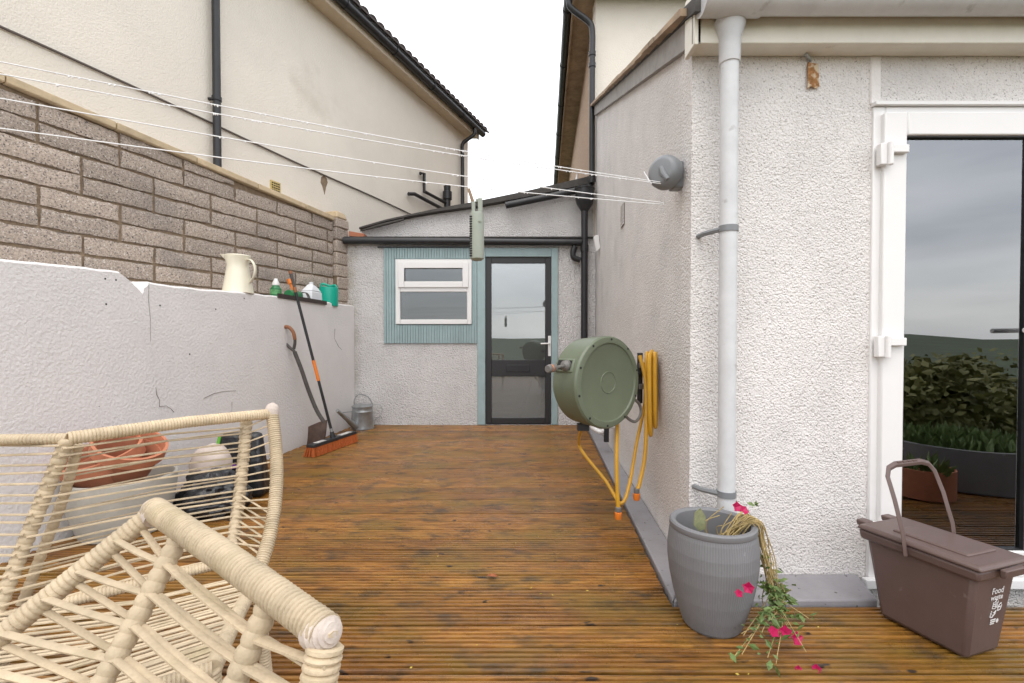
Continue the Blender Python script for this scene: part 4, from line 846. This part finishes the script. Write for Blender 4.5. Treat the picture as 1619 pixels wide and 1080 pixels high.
stroke([(0.084,0.140),(0.088,0.162),(0.100,0.152),(0.112,0.160),(0.108,0.150),(0.094,0.138),(0.084,0.140)]); stroke([(0.090,0.152),(0.096,0.146)])
part('pictogram', ic, 'print', fbn)
pr = MB(); 
for (b0, b1, z0, z1) in ((0.090,0.118,0.126,0.131),(0.090,0.118,0.119,0.124),(0.090,0.112,0.112,0.117)):
    pr.add([face_pt(b0,z0), face_pt(b1,z0), face_pt(b1,z1), face_pt(b0,z1)], [(0,1,2,3)])
pr.add([face_pt(0.127+0.007*math.cos(t*0.6283), 0.121+0.008*math.sin(t*0.6283)) for t in range(10)], [tuple(range(10))])
part('small_print', pr, 'print', fbn, smooth=0)

# ------------------------------------------------------------------ tools against the left wall
sv = thing('shovel', 'rusty shovel with orange D grip leaning against the white wall', 'shovel', (-1.92, 4.58, 0))
s0 = px(505, 655, 4.66); s1 = px(462, 545, 4.54)
part('shaft', MB().tube(spline([px(512,668,4.66), px(500,648,4.65), px(488,618,4.62), px(477,585,4.58), px(466,556,4.55)], 5), 0.0195, 12), 'shaft', sv)
part('grip', MB().tube(spline([px(466,556,4.55), px(452,543,4.54), px(440,527,4.53), px(443,519,4.52), px(456,517,4.52), px(465,526,4.53), px(467,540,4.54), px(465,552,4.55)], 5), 0.014, 10), 'shaft', sv)
part('handle_bar', MB().tube(spline([px(444,519,4.51), px(456,517,4.515), px(464,525,4.52), px(467,537,4.53)], 5), 0.017, 10), 'grip', sv)
bl = MB(); rows = [((487,675),(503,668),(517,664)), ((486,692),(500,690),(515,684)), ((484,706),(497,707),(512,702)), ((483,716),(494,723),(508,716))]; vs = []
for i, r3 in enumerate(rows):
    for j, (u, v) in enumerate(r3):
        Y = 4.64 - 0.012*i + (0.02 if j == 1 else 0); q = px(u, v, Y); q.z = max(q.z, 0.006); vs.append(q)
bl.add(vs, [(i*3+j, i*3+j+1, i*3+j+4, i*3+j+3) for i in range(3) for j in range(2)])
part('blade', bl, 'spade', sv, solid=0.008, smooth=60)
bm_ = thing('broom', 'black handled broom with orange bristles standing in front of the shovel', 'broom', (-1.75, 4.65, 0))
A = V((-1.83, 4.28, 0)); B = V((-1.665, 4.96, 0)); dn = (B-A).normalized(); sdv = V((dn.y, -dn.x, 0))
def bq(t, s, z): return A.lerp(B, t) + sdv*s + V((0,0,z))
part('head', MB().hexa([bq(0,-.045,.085), bq(0,.045,.085), bq(1,.045,.085), bq(1,-.045,.085)], [bq(0.005,-.04,.115), bq(0.005,.04,.115), bq(.995,.04,.115), bq(.995,-.04,.115)]), 'black', bm_, bevel=0.006)
for t0, t1 in ((0.10,0.30),(0.64,0.92)):
    part('label_print', MB().add([bq(t0,-.025,.1158), bq(t0,.03,.1158), bq(t1,.03,.1158), bq(t1,-.025,.1158)], [(0,1,2,3)]), mat('scuffed_print', (0.5, 0.48, 0.45), 0.6, var=0.6, vscale=40), bm_)
random.seed(4); bb_ = MB()
for i in range(46):
    for j in range(5):
        t = (i+0.5)/46; s = -0.036+0.018*j; sp = 0.014 if i in (0, 1) else 0.004
        a = bq(t, s, 0.087); b = bq(t + random.uniform(-.006,.006) - (0.02 if i < 2 else 0), s*1.35 + random.uniform(-sp,sp), 0.003)
        bb_.tube([a, b], [0.0068, 0.0075], 5)
br_ = part('bristles', bb_, 'bristle', bm_); br_['kind'] = 'stuff'
h0 = bq(0.5, 0, 0.115); h1 = px(461, 432, 4.52); hv = (h1-h0)
part('socket', MB().tube([h0 - V((0,0,0.01)), h0 + hv*0.035], [0.03, 0.018], 12), 'black', bm_)
part('ferrule', MB().tube([h0 + hv*0.032, h0 + hv*0.055], 0.0155, 12), 'galv', bm_)
part('shaft', MB().tube([h0 + hv*0.052, h0 + hv*0.905], 0.0135, 12), 'black', bm_)
part('grip_sleeve', MB().tube([h0 + hv*0.35, h0 + hv*0.475], 0.0160, 12), 'orange', bm_)
part('collar', MB().tube([h0 + hv*0.885, h0 + hv*0.915], 0.0168, 12), 'grip', bm_)
part('end_grip', MB().tube([h0 + hv*0.915, h0 + hv*1.0], [0.012, 0.016], 12), 'shaft', bm_)
part('end_cap', MB().tube([h0 + hv*0.995, h0 + hv*1.012], 0.018, 12), 'grip', bm_)
wc = V((-1.80, 5.70, 0)); gw = thing('watering_can', 'galvanised metal watering can in the corner by the outhouse', 'watering can', wc)
part('body', MB().lathe([(0.120,0.002),(0.138,0.004),(0.138,0.02),(0.133,0.022),(0.124,0.20),(0.127,0.206),(0.127,0.216),(0.121,0.222),(0.117,0.262),(0.121,0.27)], wc, n=36), 'galv', gw)
part('lid', MB().lathe([(0.126,0.262),(0.128,0.275),(0.10,0.29),(0.04,0.305),(0.001,0.308)], wc, n=36), 'galv', gw)
part('spout', MB().tube([wc+V((-0.05,-0.12,0.05)), wc+V((-0.10,-0.26,0.16)), wc+V((-0.15,-0.42,0.28))], [0.042,0.027,0.02], 12), 'galv', gw)
part('spout_stay', MB().tube([wc+V((-0.05,-0.12,0.225)), wc+V((-0.135,-0.38,0.25))], 0.004, 6), 'galv', gw)
part('top_handle', MB().tube(spline([wc+V((-0.09,-0.03,0.275)), wc+V((-0.085,-0.03,0.36)), wc+V((-0.03,-0.01,0.415)), wc+V((0.06,0.02,0.38)), wc+V((0.115,0.03,0.29))], 6), 0.013, 8, flat=0.35), 'galv', gw)
part('side_handle', MB().tube(spline([wc+V((0.10,0.03,0.28)), wc+V((0.18,0.03,0.29)), wc+V((0.225,0.04,0.24)), wc+V((0.205,0.04,0.15)), wc+V((0.125,0.03,0.09))], 6), 0.012, 8, flat=0.35), 'galv', gw)

# ------------------------------------------------------------------ things on the ledge of the white wall
def ledge(u, back=0.10):
    Y = 2.702/((CU-u)/F+0.121) + back; x = (u-CU)/F*Y; return V((x, Y, wtop(Y)+0.006))
jc = ledge(376, 0.17); jc.x += 0.01
jg = thing('enamel_jug', 'tall cream enamel jug standing on the ledge of the white wall', 'jug', jc)
part('body', MB().lathe([(0.112,0.0),(0.122,0.004),(0.119,0.02),(0.088,0.20),(0.083,0.245),(0.094,0.285),(0.101,0.315),(0.097,0.322),(0.09,0.30),(0.078,0.245),(0.08,0.2),(0.001,0.02)], jc, n=40), 'enamel', jg)
part('spout', MB().hexa([jc+V((-0.07,-0.05,0.27)), jc+V((-0.07,0.05,0.27)), jc+V((-0.06,0.04,0.285)), jc+V((-0.06,-0.04,0.285))], [jc+V((-0.145,-0.022,0.335)), jc+V((-0.145,0.022,0.335)), jc+V((-0.07,0.07,0.323)), jc+V((-0.07,-0.07,0.323))]), 'enamel', jg, bevel=0.006)
part('handle', MB().tube(spline([jc+V((0.088,-0.02,0.285)), jc+V((0.135,-0.035,0.275)), jc+V((0.165,-0.04,0.22)), jc+V((0.160,-0.04,0.15)), jc+V((0.115,-0.02,0.09))], 6), 0.013, 8, flat=0.5), 'enamel', jg)
t0_, t1_ = ledge(427, 0.13), ledge(506, 0.13); ez = (t0_.z+t1_.z)/2
tr = MB(); dd = (t1_-t0_); dd.z = 0; dd.normalize(); nd = V((-dd.y, dd.x, 0))
def tq(p, s, z): return V((p.x, p.y, ez)) + nd*s + V((0,0,z))
for (sa, sb, za, zb) in ((-.09,.09,0.0,.008),(-.09,-.08,.008,.04),(.08,.09,.008,.04)):
    tr.hexa([tq(t0_,sa,za), tq(t1_,sa,za), tq(t1_,sb,za), tq(t0_,sb,za)], [tq(t0_,sa,zb), tq(t1_,sa,zb), tq(t1_,sb,zb), tq(t0_,sb,zb)])
single('tray', tr, mat('dark_tray', (0.05, 0.035, 0.03), 0.6), 'long dark tray of bottles on the white wall ledge', 'tray')
def on_tray(u, s=0.0): f = (u-427)/(506-427); p = t0_.lerp(t1_, f); return tq(p, s, 0.0082)
c = on_tray(436); gb = thing('plant_food_bottle', 'green bottle with white cap at the left end of the tray', 'bottle', c)
part('body', MB().lathe([(0.045,0.0),(0.05,0.005),(0.05,0.085),(0.034,0.105),(0.03,0.12)], c, n=24), 'green', gb)
part('cap', MB().lathe([(0.032,0.118),(0.032,0.14),(0.018,0.168),(0.014,0.182),(0.001,0.183)], c, n=20), 'pvc', gb)
part('label', MB().lathe([(0.0505,0.03),(0.051,0.03),(0.051,0.075),(0.0505,0.075)], c, n=24, closed=True), mat('bottle_label', (0.10, 0.30, 0.12), 0.5, var=0.5, vscale=60), gb)
c = on_tray(456, 0.02)
ly = MB().lathe([(0.045,0.0),(0.05,0.01),(0.052,0.18),(0.04,0.20),(0.02,0.205),(0.02,0.22)], c+V((0,0,0.052)), dd, n=20)
single('lying_bottle', ly, 'green', 'dark green bottle lying on its side in the tray behind the broom', 'bottle')
c = on_tray(470, 0.03); tv = c + V((-0.065, 0.0, 0.225))
ht = thing('hand_tool', 'orange handled hand tool sticking up out of the tray', 'hand tool', c)
part('shank', MB().tube([c, c.lerp(tv, 0.55)], 0.007, 8), 'shaft', ht); part('handle', MB().tube([c.lerp(tv, 0.5), c.lerp(tv, 0.75), c.lerp(tv, 0.8), tv], [0.012,0.016,0.03,0.028], 12), 'orange', ht)
pr_ = MB()
for i in range(4): pr_.tube(spline([c+dd*(0.03+0.012*i)+V((0,0,0.085)), c+dd*(0.05+0.013*i)-nd*0.07+V((0,0,0.09)), c+dd*(0.065+0.016*i)-nd*0.105+V((0,0,0.005))], 5), 0.003, 6)
pr_.tube([c+dd*0.02+V((0,0,0.085)), c+dd*0.08+V((0,0,0.085))], 0.006, 6)
single('hand_fork', pr_, 'shaft', 'small dark hand fork hooked over the tray edge', 'hand fork')
c = on_tray(491, 0.0); jq = MB()
def jp(a, s, z): return c + dd*a + nd*s + V((0,0,z))
jq.hexa([jp(-.10,-.065,0), jp(.12,-.065,0), jp(.12,.065,0), jp(-.10,.065,0)], [jp(-.095,-.062,.12), jp(.115,-.062,.12), jp(.115,.062,.12), jp(-.095,.062,.12)])
jq.hexa([jp(-.0949,-.0619,.1205), jp(.1149,-.0619,.1205), jp(.1149,.0619,.1205), jp(-.0949,.0619,.1205)], [jp(-.02,-.03,.20), jp(.055,-.03,.185), jp(.055,.03,.185), jp(-.02,.03,.20)])
jr = thing('jerrycan', 'white translucent plastic container between the tray and teal can', 'container', c)
part('body', jq, 'jerry', jr, bevel=0.012); part('cap', MB().lathe([(0.022,0.19),(0.022,0.222),(0.001,0.223)], c+dd*0.0, n=18), 'jerry', jr)
c = ledge(521, 0.14); tw = thing('teal_watering_can', 'small teal plastic watering can at the far end of the ledge', 'watering can', c)
part('body', MB().lathe([(0.095,0.0),(0.10,0.005),(0.105,0.19),(0.10,0.215),(0.085,0.218),(0.085,0.20),(0.001,0.20)], c, n=28), 'tealp', tw)
part('spout', MB().tube([c+V((-0.075,-0.03,0.04)), c+V((-0.13,-0.05,0.14)), c+V((-0.165,-0.06,0.225))], [0.032,0.02,0.024], 10), 'tealp', tw)
part('handle', MB().tube(spline([c+V((-0.085,0,0.205)), c+V((-0.08,0,0.255)), c+V((-0.04,0,0.25)), c+V((0.02,0,0.232)), c+V((0.07,0,0.24)), c+V((0.09,0,0.205))], 5), 0.014, 8), 'tealp', tw)

# ------------------------------------------------------------------ pots and bags behind the chairs
c = V((-2.16, 2.62, 0)); cp = thing('concrete_planter', 'wide pale concrete planter behind the rope chair', 'planter', c)
part('body', MB().lathe([(0.16,0.0),(0.19,0.004),(0.235,0.14),(0.25,0.26),(0.252,0.305),(0.238,0.31),(0.228,0.295),(0.20,0.2),(0.001,0.19)], c, n=44), 'stone', cp)
def terracotta(c, ax, label, s=1.0):
    o = thing('terracotta_pot', label, 'pot', c, 'terracotta pots on the concrete planter')
    part('body', MB().lathe([(0.10*s,0.0),(0.105*s,0.005),(0.150*s,0.17*s),(0.142*s,0.17*s),(0.098*s,0.012),(0.001,0.012)], c, ax, n=32), 'terra', o)
    part('rim', MB().lathe([(0.150*s,0.165*s),(0.166*s,0.165*s),(0.170*s,0.225*s),(0.155*s,0.225*s),(0.148*s,0.18*s)], c, ax, n=32, closed=True), 'terra', o)
terracotta(V((-2.19, 2.62, 0.215)), (-0.10, -0.25, 0.8), 'lower of two terracotta pots nested on the pale planter', 1.12)
terracotta(V((-2.15, 2.60, 0.30)), (0.32, -0.15, 0.75), 'upper tilted terracotta pot on the pale planter', 1.0)
def lump(c, sx, sy, sz, seed, amp=0.22, n=22):
    b = MB(); vs = []; fs = []; c = V(c)
    for i in range(n+1):
        th = math.pi*i/n
        for k in range(n*2):
            ph = math.pi*k/n; d = V((math.sin(th)*math.cos(ph), math.sin(th)*math.sin(ph), math.cos(th)))
            r = 1 + amp*noise.noise(d*1.6 + V((seed, 0, 0))) - amp*0.7*abs(noise.noise(V((d.x*3, d.y*3, d.z*8)) + V((0, seed, 0)))) - amp*0.25*abs(noise.noise(d*11 + V((0, 0, seed))))
            q = V((d.x*sx*r, d.y*sy*r, d.z*sz*r)); q.z = max(q.z, -sz*0.8); vs.append(c + q + V((0,0,sz*0.8)))
    for i in range(n):
        for k in range(n*2): fs.append((i*n*2+k, (i+1)*n*2+k, (i+1)*n*2+(k+1) % (n*2), i*n*2+(k+1) % (n*2)))
    return b.add(vs, fs)
single('compost_sack', lump((-1.90, 2.98, 0.17), 0.13, 0.10, 0.13, 3.1, 0.12), 'sack', 'pale beige bag propped beside the concrete planter', 'bag')
single('black_bag', lump((-1.80, 2.86, 0.002), 0.22, 0.18, 0.15, 8.3, 0.3, 40), 'bag', 'large slumped black plastic bag on the deck behind the chair', 'bag')
b2 = thing('printed_bag', 'black compost bag with lime and purple print standing against the white wall', 'bag', (-1.72, 3.14, 0))
part('body', MB().hexa([V((-2.02,3.10,.004)), V((-1.67,3.16,.004)), V((-1.69,3.34,.004)), V((-2.02,3.28,.004))], [V((-1.97,3.18,.43)), V((-1.71,3.22,.43)), V((-1.72,3.28,.43)), V((-1.97,3.24,.43))]), 'bag', b2, bevel=0.03)
part('print', MB().prism([V((-1.985,3.166,.33)), V((-1.965,3.170,.33)), V((-1.955,3.182,.42)), V((-1.972,3.180,.42))], (0,-0.006,0)), 'lime', b2)
part('print', MB().prism([V((-1.95,3.142,.19)), V((-1.80,3.165,.21)), V((-1.80,3.172,.235)), V((-1.95,3.150,.215))], (0,-0.012,0)), 'purple', b2)

# ------------------------------------------------------------------ rope chairs
def lerp_poly(pts, t):
    P = resample(pts, 0.01); return P[min(len(P)-1, max(0, int(round(t*(len(P)-1)))))]
def strand(parent, pts, r=0.0052, flat=0.6, up=(0,0,1)):
    part('rope_strand', MB().tube(pts, r, 6, flat=flat, up=up), 'rope', parent, smooth=60)
rc_ = thing('rope_chair', 'beige rope lounge chair farther from the camera, facing the deck', 'chair', (-1.05, 1.3, 0), 'rope lounge chairs')
P0, P1, P2 = px(-260, 700, 1.20), px(105, 694, 1.25), px(430, 654, 1.70)
rib0 = [P0, px(-330, 830, 1.14), px(-380, 990, 1.08)]
rib1 = spline([P1, px(60, 800, 1.225), px(18, 900, 1.19), px(-18, 985, 1.14)], 6)
rib1b = spline([px(122, 703, 1.29), px(96, 790, 1.29), px(60, 880, 1.27), px(28, 960, 1.24)], 6)
rib2 = spline([px(389, 666, 1.665), px(382, 740, 1.62), px(372, 820, 1.55), px(360, 890, 1.46)], 6)
post = spline([P2, px(436, 720, 1.645), px(435, 780, 1.575), px(424, 850, 1.49), px(403, 915, 1.40)], 6)
part('top_rail', MB().wrap(spline([P0, px(0,696,1.215), P1], 6) , 0.0150, 0.008), 'rope', rc_)
part('top_rail', MB().wrap([P1, P1.lerp(P2, 0.5)+V((0,0,0.006)), P2], 0.0185, 0.008), 'rope', rc_)
part('rib', MB().wrap(rib1, 0.0175, 0.017), 'rope', rc_); part('rib', MB().wrap(rib1b, 0.0130, 0.017), 'rope', rc_)
part('rib', MB().wrap(rib2, 0.0195, 0.016), 'rope', rc_); part('rib', MB().wrap(rib0, 0.0175, 0.016), 'rope', rc_)
part('side_post', MB().wrap(post, 0.0215, 0.0075), 'rope', rc_)
part('corner_cap', MB().lathe([(0.001,-0.024),(0.0225,-0.018),(0.0235,0.004),(0.018,0.018),(0.006,0.026),(0.001,0.027)], P2+V((0,0,0.012)), n=16), 'ropecap', rc_)
seatR = spline([post[-1], px(388, 945, 1.32), px(360, 1000, 1.17), px(330, 1065, 1.00)], 6)
SL0, SL1 = rib1[-1], V((-1.22, 0.62, 0.35))
part('seat_rail', MB().wrap(seatR, 0.020, 0.008), 'rope', rc_); part('seat_rail', MB().wrap([SL0, SL1], 0.018, 0.008), 'rope', rc_)
part('seat_rail', MB().wrap([SL1, seatR[-1]], 0.018, 0.008), 'rope', rc_); part('back_rail', MB().wrap([rib1[-1], rib2[-1], post[-1]], 0.016, 0.008), 'rope', rc_)
NR = 17
for i in range(NR):
    t = (i+0.6)/(NR+0.3); a, b, c, d = lerp_poly(rib0, t), lerp_poly(rib1, t), lerp_poly(rib2, t), lerp_poly(post, min(1, t*1.0))
    j = lambda: V((0, 0, random.uniform(-.004,.004)))
    strand(rc_, [a, a.lerp(b, 0.5)+j(), b+V((0.006,-0.018,0.004))]); strand(rc_, [b+V((0.010,-0.016,-0.004)), b.lerp(c, 0.5)+j(), c+V((-0.004,-0.020,0.0))])
    strand(rc_, [c+V((0.004,-0.020,-0.004)), d+V((-0.018,-0.006,0.004))], 0.0045)
    if i % 2: b3 = lerp_poly(rib1b, t); strand(rc_, [b3+V((0,-0.012,0)), b3.lerp(c, 0.5)+V((0,0.012,0.010)), c+V((0,0.018,0.006))], 0.0040)
    if t > 0.45:
        d2 = lerp_poly(post, min(1, t*0.80+0.24)); strand(rc_, [c+V((0.006,-0.016,-0.010)), d2+V((-0.016,-0.004,0))], 0.0038)
for i in range(26):
    t = (i+0.5)/26; a = SL0.lerp(SL1, t); b = lerp_poly(seatR, t); strand(rc_, [a+V((0,0,0.016)), a.lerp(b, 0.5)+V((0,0,random.uniform(-.012,-.002))), b+V((-0.012,0,0.012))], 0.0052)
for (a, b) in ((seatR[-1], 0.0), (post[-1], 0.0), (SL1, 0.0), (SL0, 0.0)): part('leg', MB().wrap([a, V((a.x+0.02, a.y+0.02, 0.004))], 0.017, 0.009), 'rope', rc_)

fcx = thing('rope_chair', 'beige rope lounge chair nearest the camera with thick wrapped top rail', 'chair', (-0.6, 0.4, 0), 'rope lounge chairs')
C2, C1 = px(240, 806, 0.79), px(512, 1004, 0.515)
E2, Ea, Eb, E1 = V((-0.95,0.55,0.42)), V((-0.60,0.52,0.42)), V((-0.41,0.47,0.42)), V((-0.235,0.43,0.42))
lb_ = [C2+V((0,0,-0.006)), C2.lerp(E2, 0.5)+V((0.0,0.008,0.0)), E2]; rp_ = [C1, C1.lerp(E1, 0.5), E1]
ta, tb_ = C2.lerp(C1, 0.22)+V((0,0,-0.012)), C2.lerp(C1, 0.76)+V((0,0,-0.012))
ra = spline([ta, ta.lerp(Ea, 0.35)+V((0.006,-0.004,0)), ta.lerp(Ea, 0.7)+V((0.004,-0.002,0)), Ea], 6); rb2 = spline([tb_, tb_.lerp(Eb, 0.5)+V((0.006,-0.004,0)), Eb], 6)
part('top_rail', MB().wrap([C2, C2.lerp(C1, 0.5)+V((0,0,0.004)), C1], 0.0198, 0.0076, 16), 'rope', fcx)
part('left_post', MB().wrap(lb_, 0.0165, 0.0085, 14), 'rope', fcx)
part('right_post', MB().wrap([C1+V((0,0,-0.014))]+rp_[1:], 0.0205, 0.0085, 14), 'rope', fcx)
for rbx in (ra, rb2):
    part('rib', MB().wrap(rbx, 0.0150, 0.0165, 12), 'rope', fcx)
for q, d in ((C2, V((-0.6,0.45,0.5))), (C1, V((0.75,-0.5,0.25)))):
    part('corner_cap', MB().lathe([(0.0190,-0.022),(0.0205,-0.008),(0.0186,-0.005),(0.0200,-0.002),(0.0178,0.001),(0.0182,0.004),(0.0155,0.0065),(0.0150,0.0095),(0.0115,0.011),(0.0105,0.0135),(0.006,0.0145),(0.001,0.0165)], q, d, n=20), 'ropecap', fcx)
NF = 10
for i in range(NF):
    t = (i+0.35)/NF; a, b, c, d = lerp_poly(lb_, t), lerp_poly(ra, t), lerp_poly(rb2, min(1,t)), lerp_poly(rp_, t)
    nf = V((0.55, -0.30, 0.55)).normalized()
    strand(fcx, spline([a+nf*0.018, a.lerp(b, 0.5)+nf*0.014, b+nf*0.017], 5), 0.0058, 0.5, nf)
    t2 = min(1, t+0.05); b_, c_, d_ = lerp_poly(ra, t2), lerp_poly(rb2, t2), lerp_poly(rp_, t2)
    strand(fcx, [a-nf*0.012, b_-nf*0.016], 0.0058, 0.55, nf)
    strand(fcx, spline([b+nf*0.017, b.lerp(c, 0.5)+nf*0.012, c+nf*0.017], 5), 0.0056, 0.5, nf); strand(fcx, [b_-nf*0.014, c_-nf*0.014], 0.0056, 0.55, nf)
    strand(fcx, [c+nf*0.016, d+nf*0.020], 0.0060, 0.55, nf); strand(fcx, [c_-nf*0.012, d_-nf*0.014], 0.0054, 0.55, nf)
F2, F1 = V((-0.80, 0.06, 0.38)), V((-0.22, 0.02, 0.38))
part('seat_rail', MB().wrap([E2, F2], 0.018, 0.009), 'rope', fcx); part('seat_rail', MB().wrap([E1, F1], 0.018, 0.009), 'rope', fcx); part('seat_rail', MB().wrap([F2, F1], 0.018, 0.009), 'rope', fcx)
part('back_rail', MB().wrap([E2, Ea, Eb, E1], 0.016, 0.009), 'rope', fcx)
for i in range(14): t = (i+0.5)/14; strand(fcx, [E2.lerp(F2, t)+V((0,0,.014)), E1.lerp(F1, t)+V((0,0,.014))], 0.0055)
for q in (E2, E1, F2, F1): part('leg', MB().wrap([q, V((q.x, q.y, 0.004))], 0.017, 0.009), 'rope', fcx)

# ------------------------------------------------------------------ litter on the deck
fl = MB(); q = px(778, 917, 1.0); Yq = CH*F/(917-CV); base = V(((778-CU)/F*Yq, Yq, 0.008))
fl.add([base+V((-.024,.004,0)), base+V((-.008,-.012,.006)), base+V((.016,-.012,.003)), base+V((.026,-.002,.001)), base+V((.010,.012,.007)), base+V((-.012,.013,.003)), base+V((0,0,.011))], [(0,1,6),(1,2,6),(2,3,6),(3,4,6),(4,5,6),(5,0,6)])
single('fallen_leaf', fl, 'brownleaf', 'curled russet leaf lying in the middle of the deck', 'leaf', solid=0.001, smooth=0)
random.seed(9); db = MB()
for i in range(60):
    u, v = random.uniform(450, 1320), random.uniform(720, 1075); Y = CH*F/(v-CV); x = (u-CU)/F*Y
    if x > plinthx(Y)-0.03 and Y > 1.85 or x < leftx(Y)+0.05: continue
    db.leaf((x, Y, 0.004), (random.uniform(-1,1), random.uniform(-1,1), 0.05), random.uniform(0.006,0.014), 0.5)
o = part('leaf_litter', db, mat('litter', (0.50, 0.38, 0.06), 0.7), None, smooth=0); o['kind'] = 'stuff'

# ------------------------------------------------------------------ garden behind the camera (seen in the glass)
def pot_plant(c, r, h, label, m='pot', grass=True):
    o = thing('garden_planter', label, 'planter', c); c = V(c)
    part('body', MB().lathe([(r*0.8,0),(r,0.01),(r,h),(r*0.94,h),(r*0.93,h-0.05),(0.001,h-0.06)], c, n=36), m, o)
    b = MB()
    for i in range(500 if grass else 60):
        a, q = random.uniform(0, 6.28), r*0.88*math.sqrt(random.random()); b.leaf(c+V((q*math.cos(a), q*math.sin(a), h-0.05)), (random.uniform(-.6,.6), random.uniform(-.6,.6), 1), random.uniform(0.06,0.16), 0.35)
    p_ = part('foliage', b, 'leaf', o, smooth=0); p_['kind'] = 'stuff'
pot_plant((3.42, 0.55, 0.0), 0.48, 0.30, 'wide grey planter full of green growth reflected in the patio door')
pot_plant((2.80, 0.95, 0.0), 0.17, 0.20, 'terracotta bowl reflected in the patio door glass', 'terra', False)
pot_plant((2.20, 0.30, 0.0), 0.20, 0.20, 'small terracotta pot reflected low in the patio door', 'terra', False)
def tree(x, y, h, r, label):
    z = terr(x, y); o = thing('garden_tree', label, 'tree', (x, y, z), 'trees below the garden')
    tb2 = MB().tube([(x,y,z-0.1),(x+0.1,y,z+h*0.4),(x,y+0.1,z+h*0.8)], [0.14,0.1,0.05], 8)
    for k in range(5): a = k*1.26; tb2.tube([(x,y,z+h*(0.3+0.08*k)),(x+r*0.6*math.cos(a),y+r*0.6*math.sin(a),z+h*(0.55+0.08*k))], [0.05,0.02], 6)
    part('trunk', tb2, 'bark', o); b = MB(); clumps = []
    for k in range(26):
        d = V((random.gauss(0,1), random.gauss(0,1), random.gauss(0,1))).normalized()*random.uniform(0.35,1); clumps.append((V((x+d.x*r, y+d.y*r, z+h*0.62+d.z*h*0.36)), random.uniform(0.28,0.5)*r))
    for i in range(3200):
        cc, cr_ = random.choice(clumps); d = V((random.gauss(0,1), random.gauss(0,1), random.gauss(0,1))).normalized()*cr_*random.random()**0.4
        b.leaf(cc+d, (random.uniform(-1,1), random.uniform(-1,1), random.uniform(-1,.6)), random.uniform(0.12,0.24), 0.6)
    p_ = part('crown', b, 'leaf2', o, smooth=0); p_['kind'] = 'stuff'
random.seed(31)
for (x, y, h, r, lab) in ((7.6,-4.6,1.3,1.1,'dense low garden tree nearest the deck mirrored in the patio glass'),(9.2,-5.8,1.6,1.3,'second low garden tree down the slope mirrored in the patio glass'),(11.6,-7.4,2.2,1.5,'taller garden tree at the right of the mirrored row'),(13.2,-10.2,3.5,2.0,'farthest garden tree at the end of the mirrored row'),(3.0,-11,2.6,1.6,'lone garden tree down the slope behind the camera')):
    tree(x, y, h, r, lab)
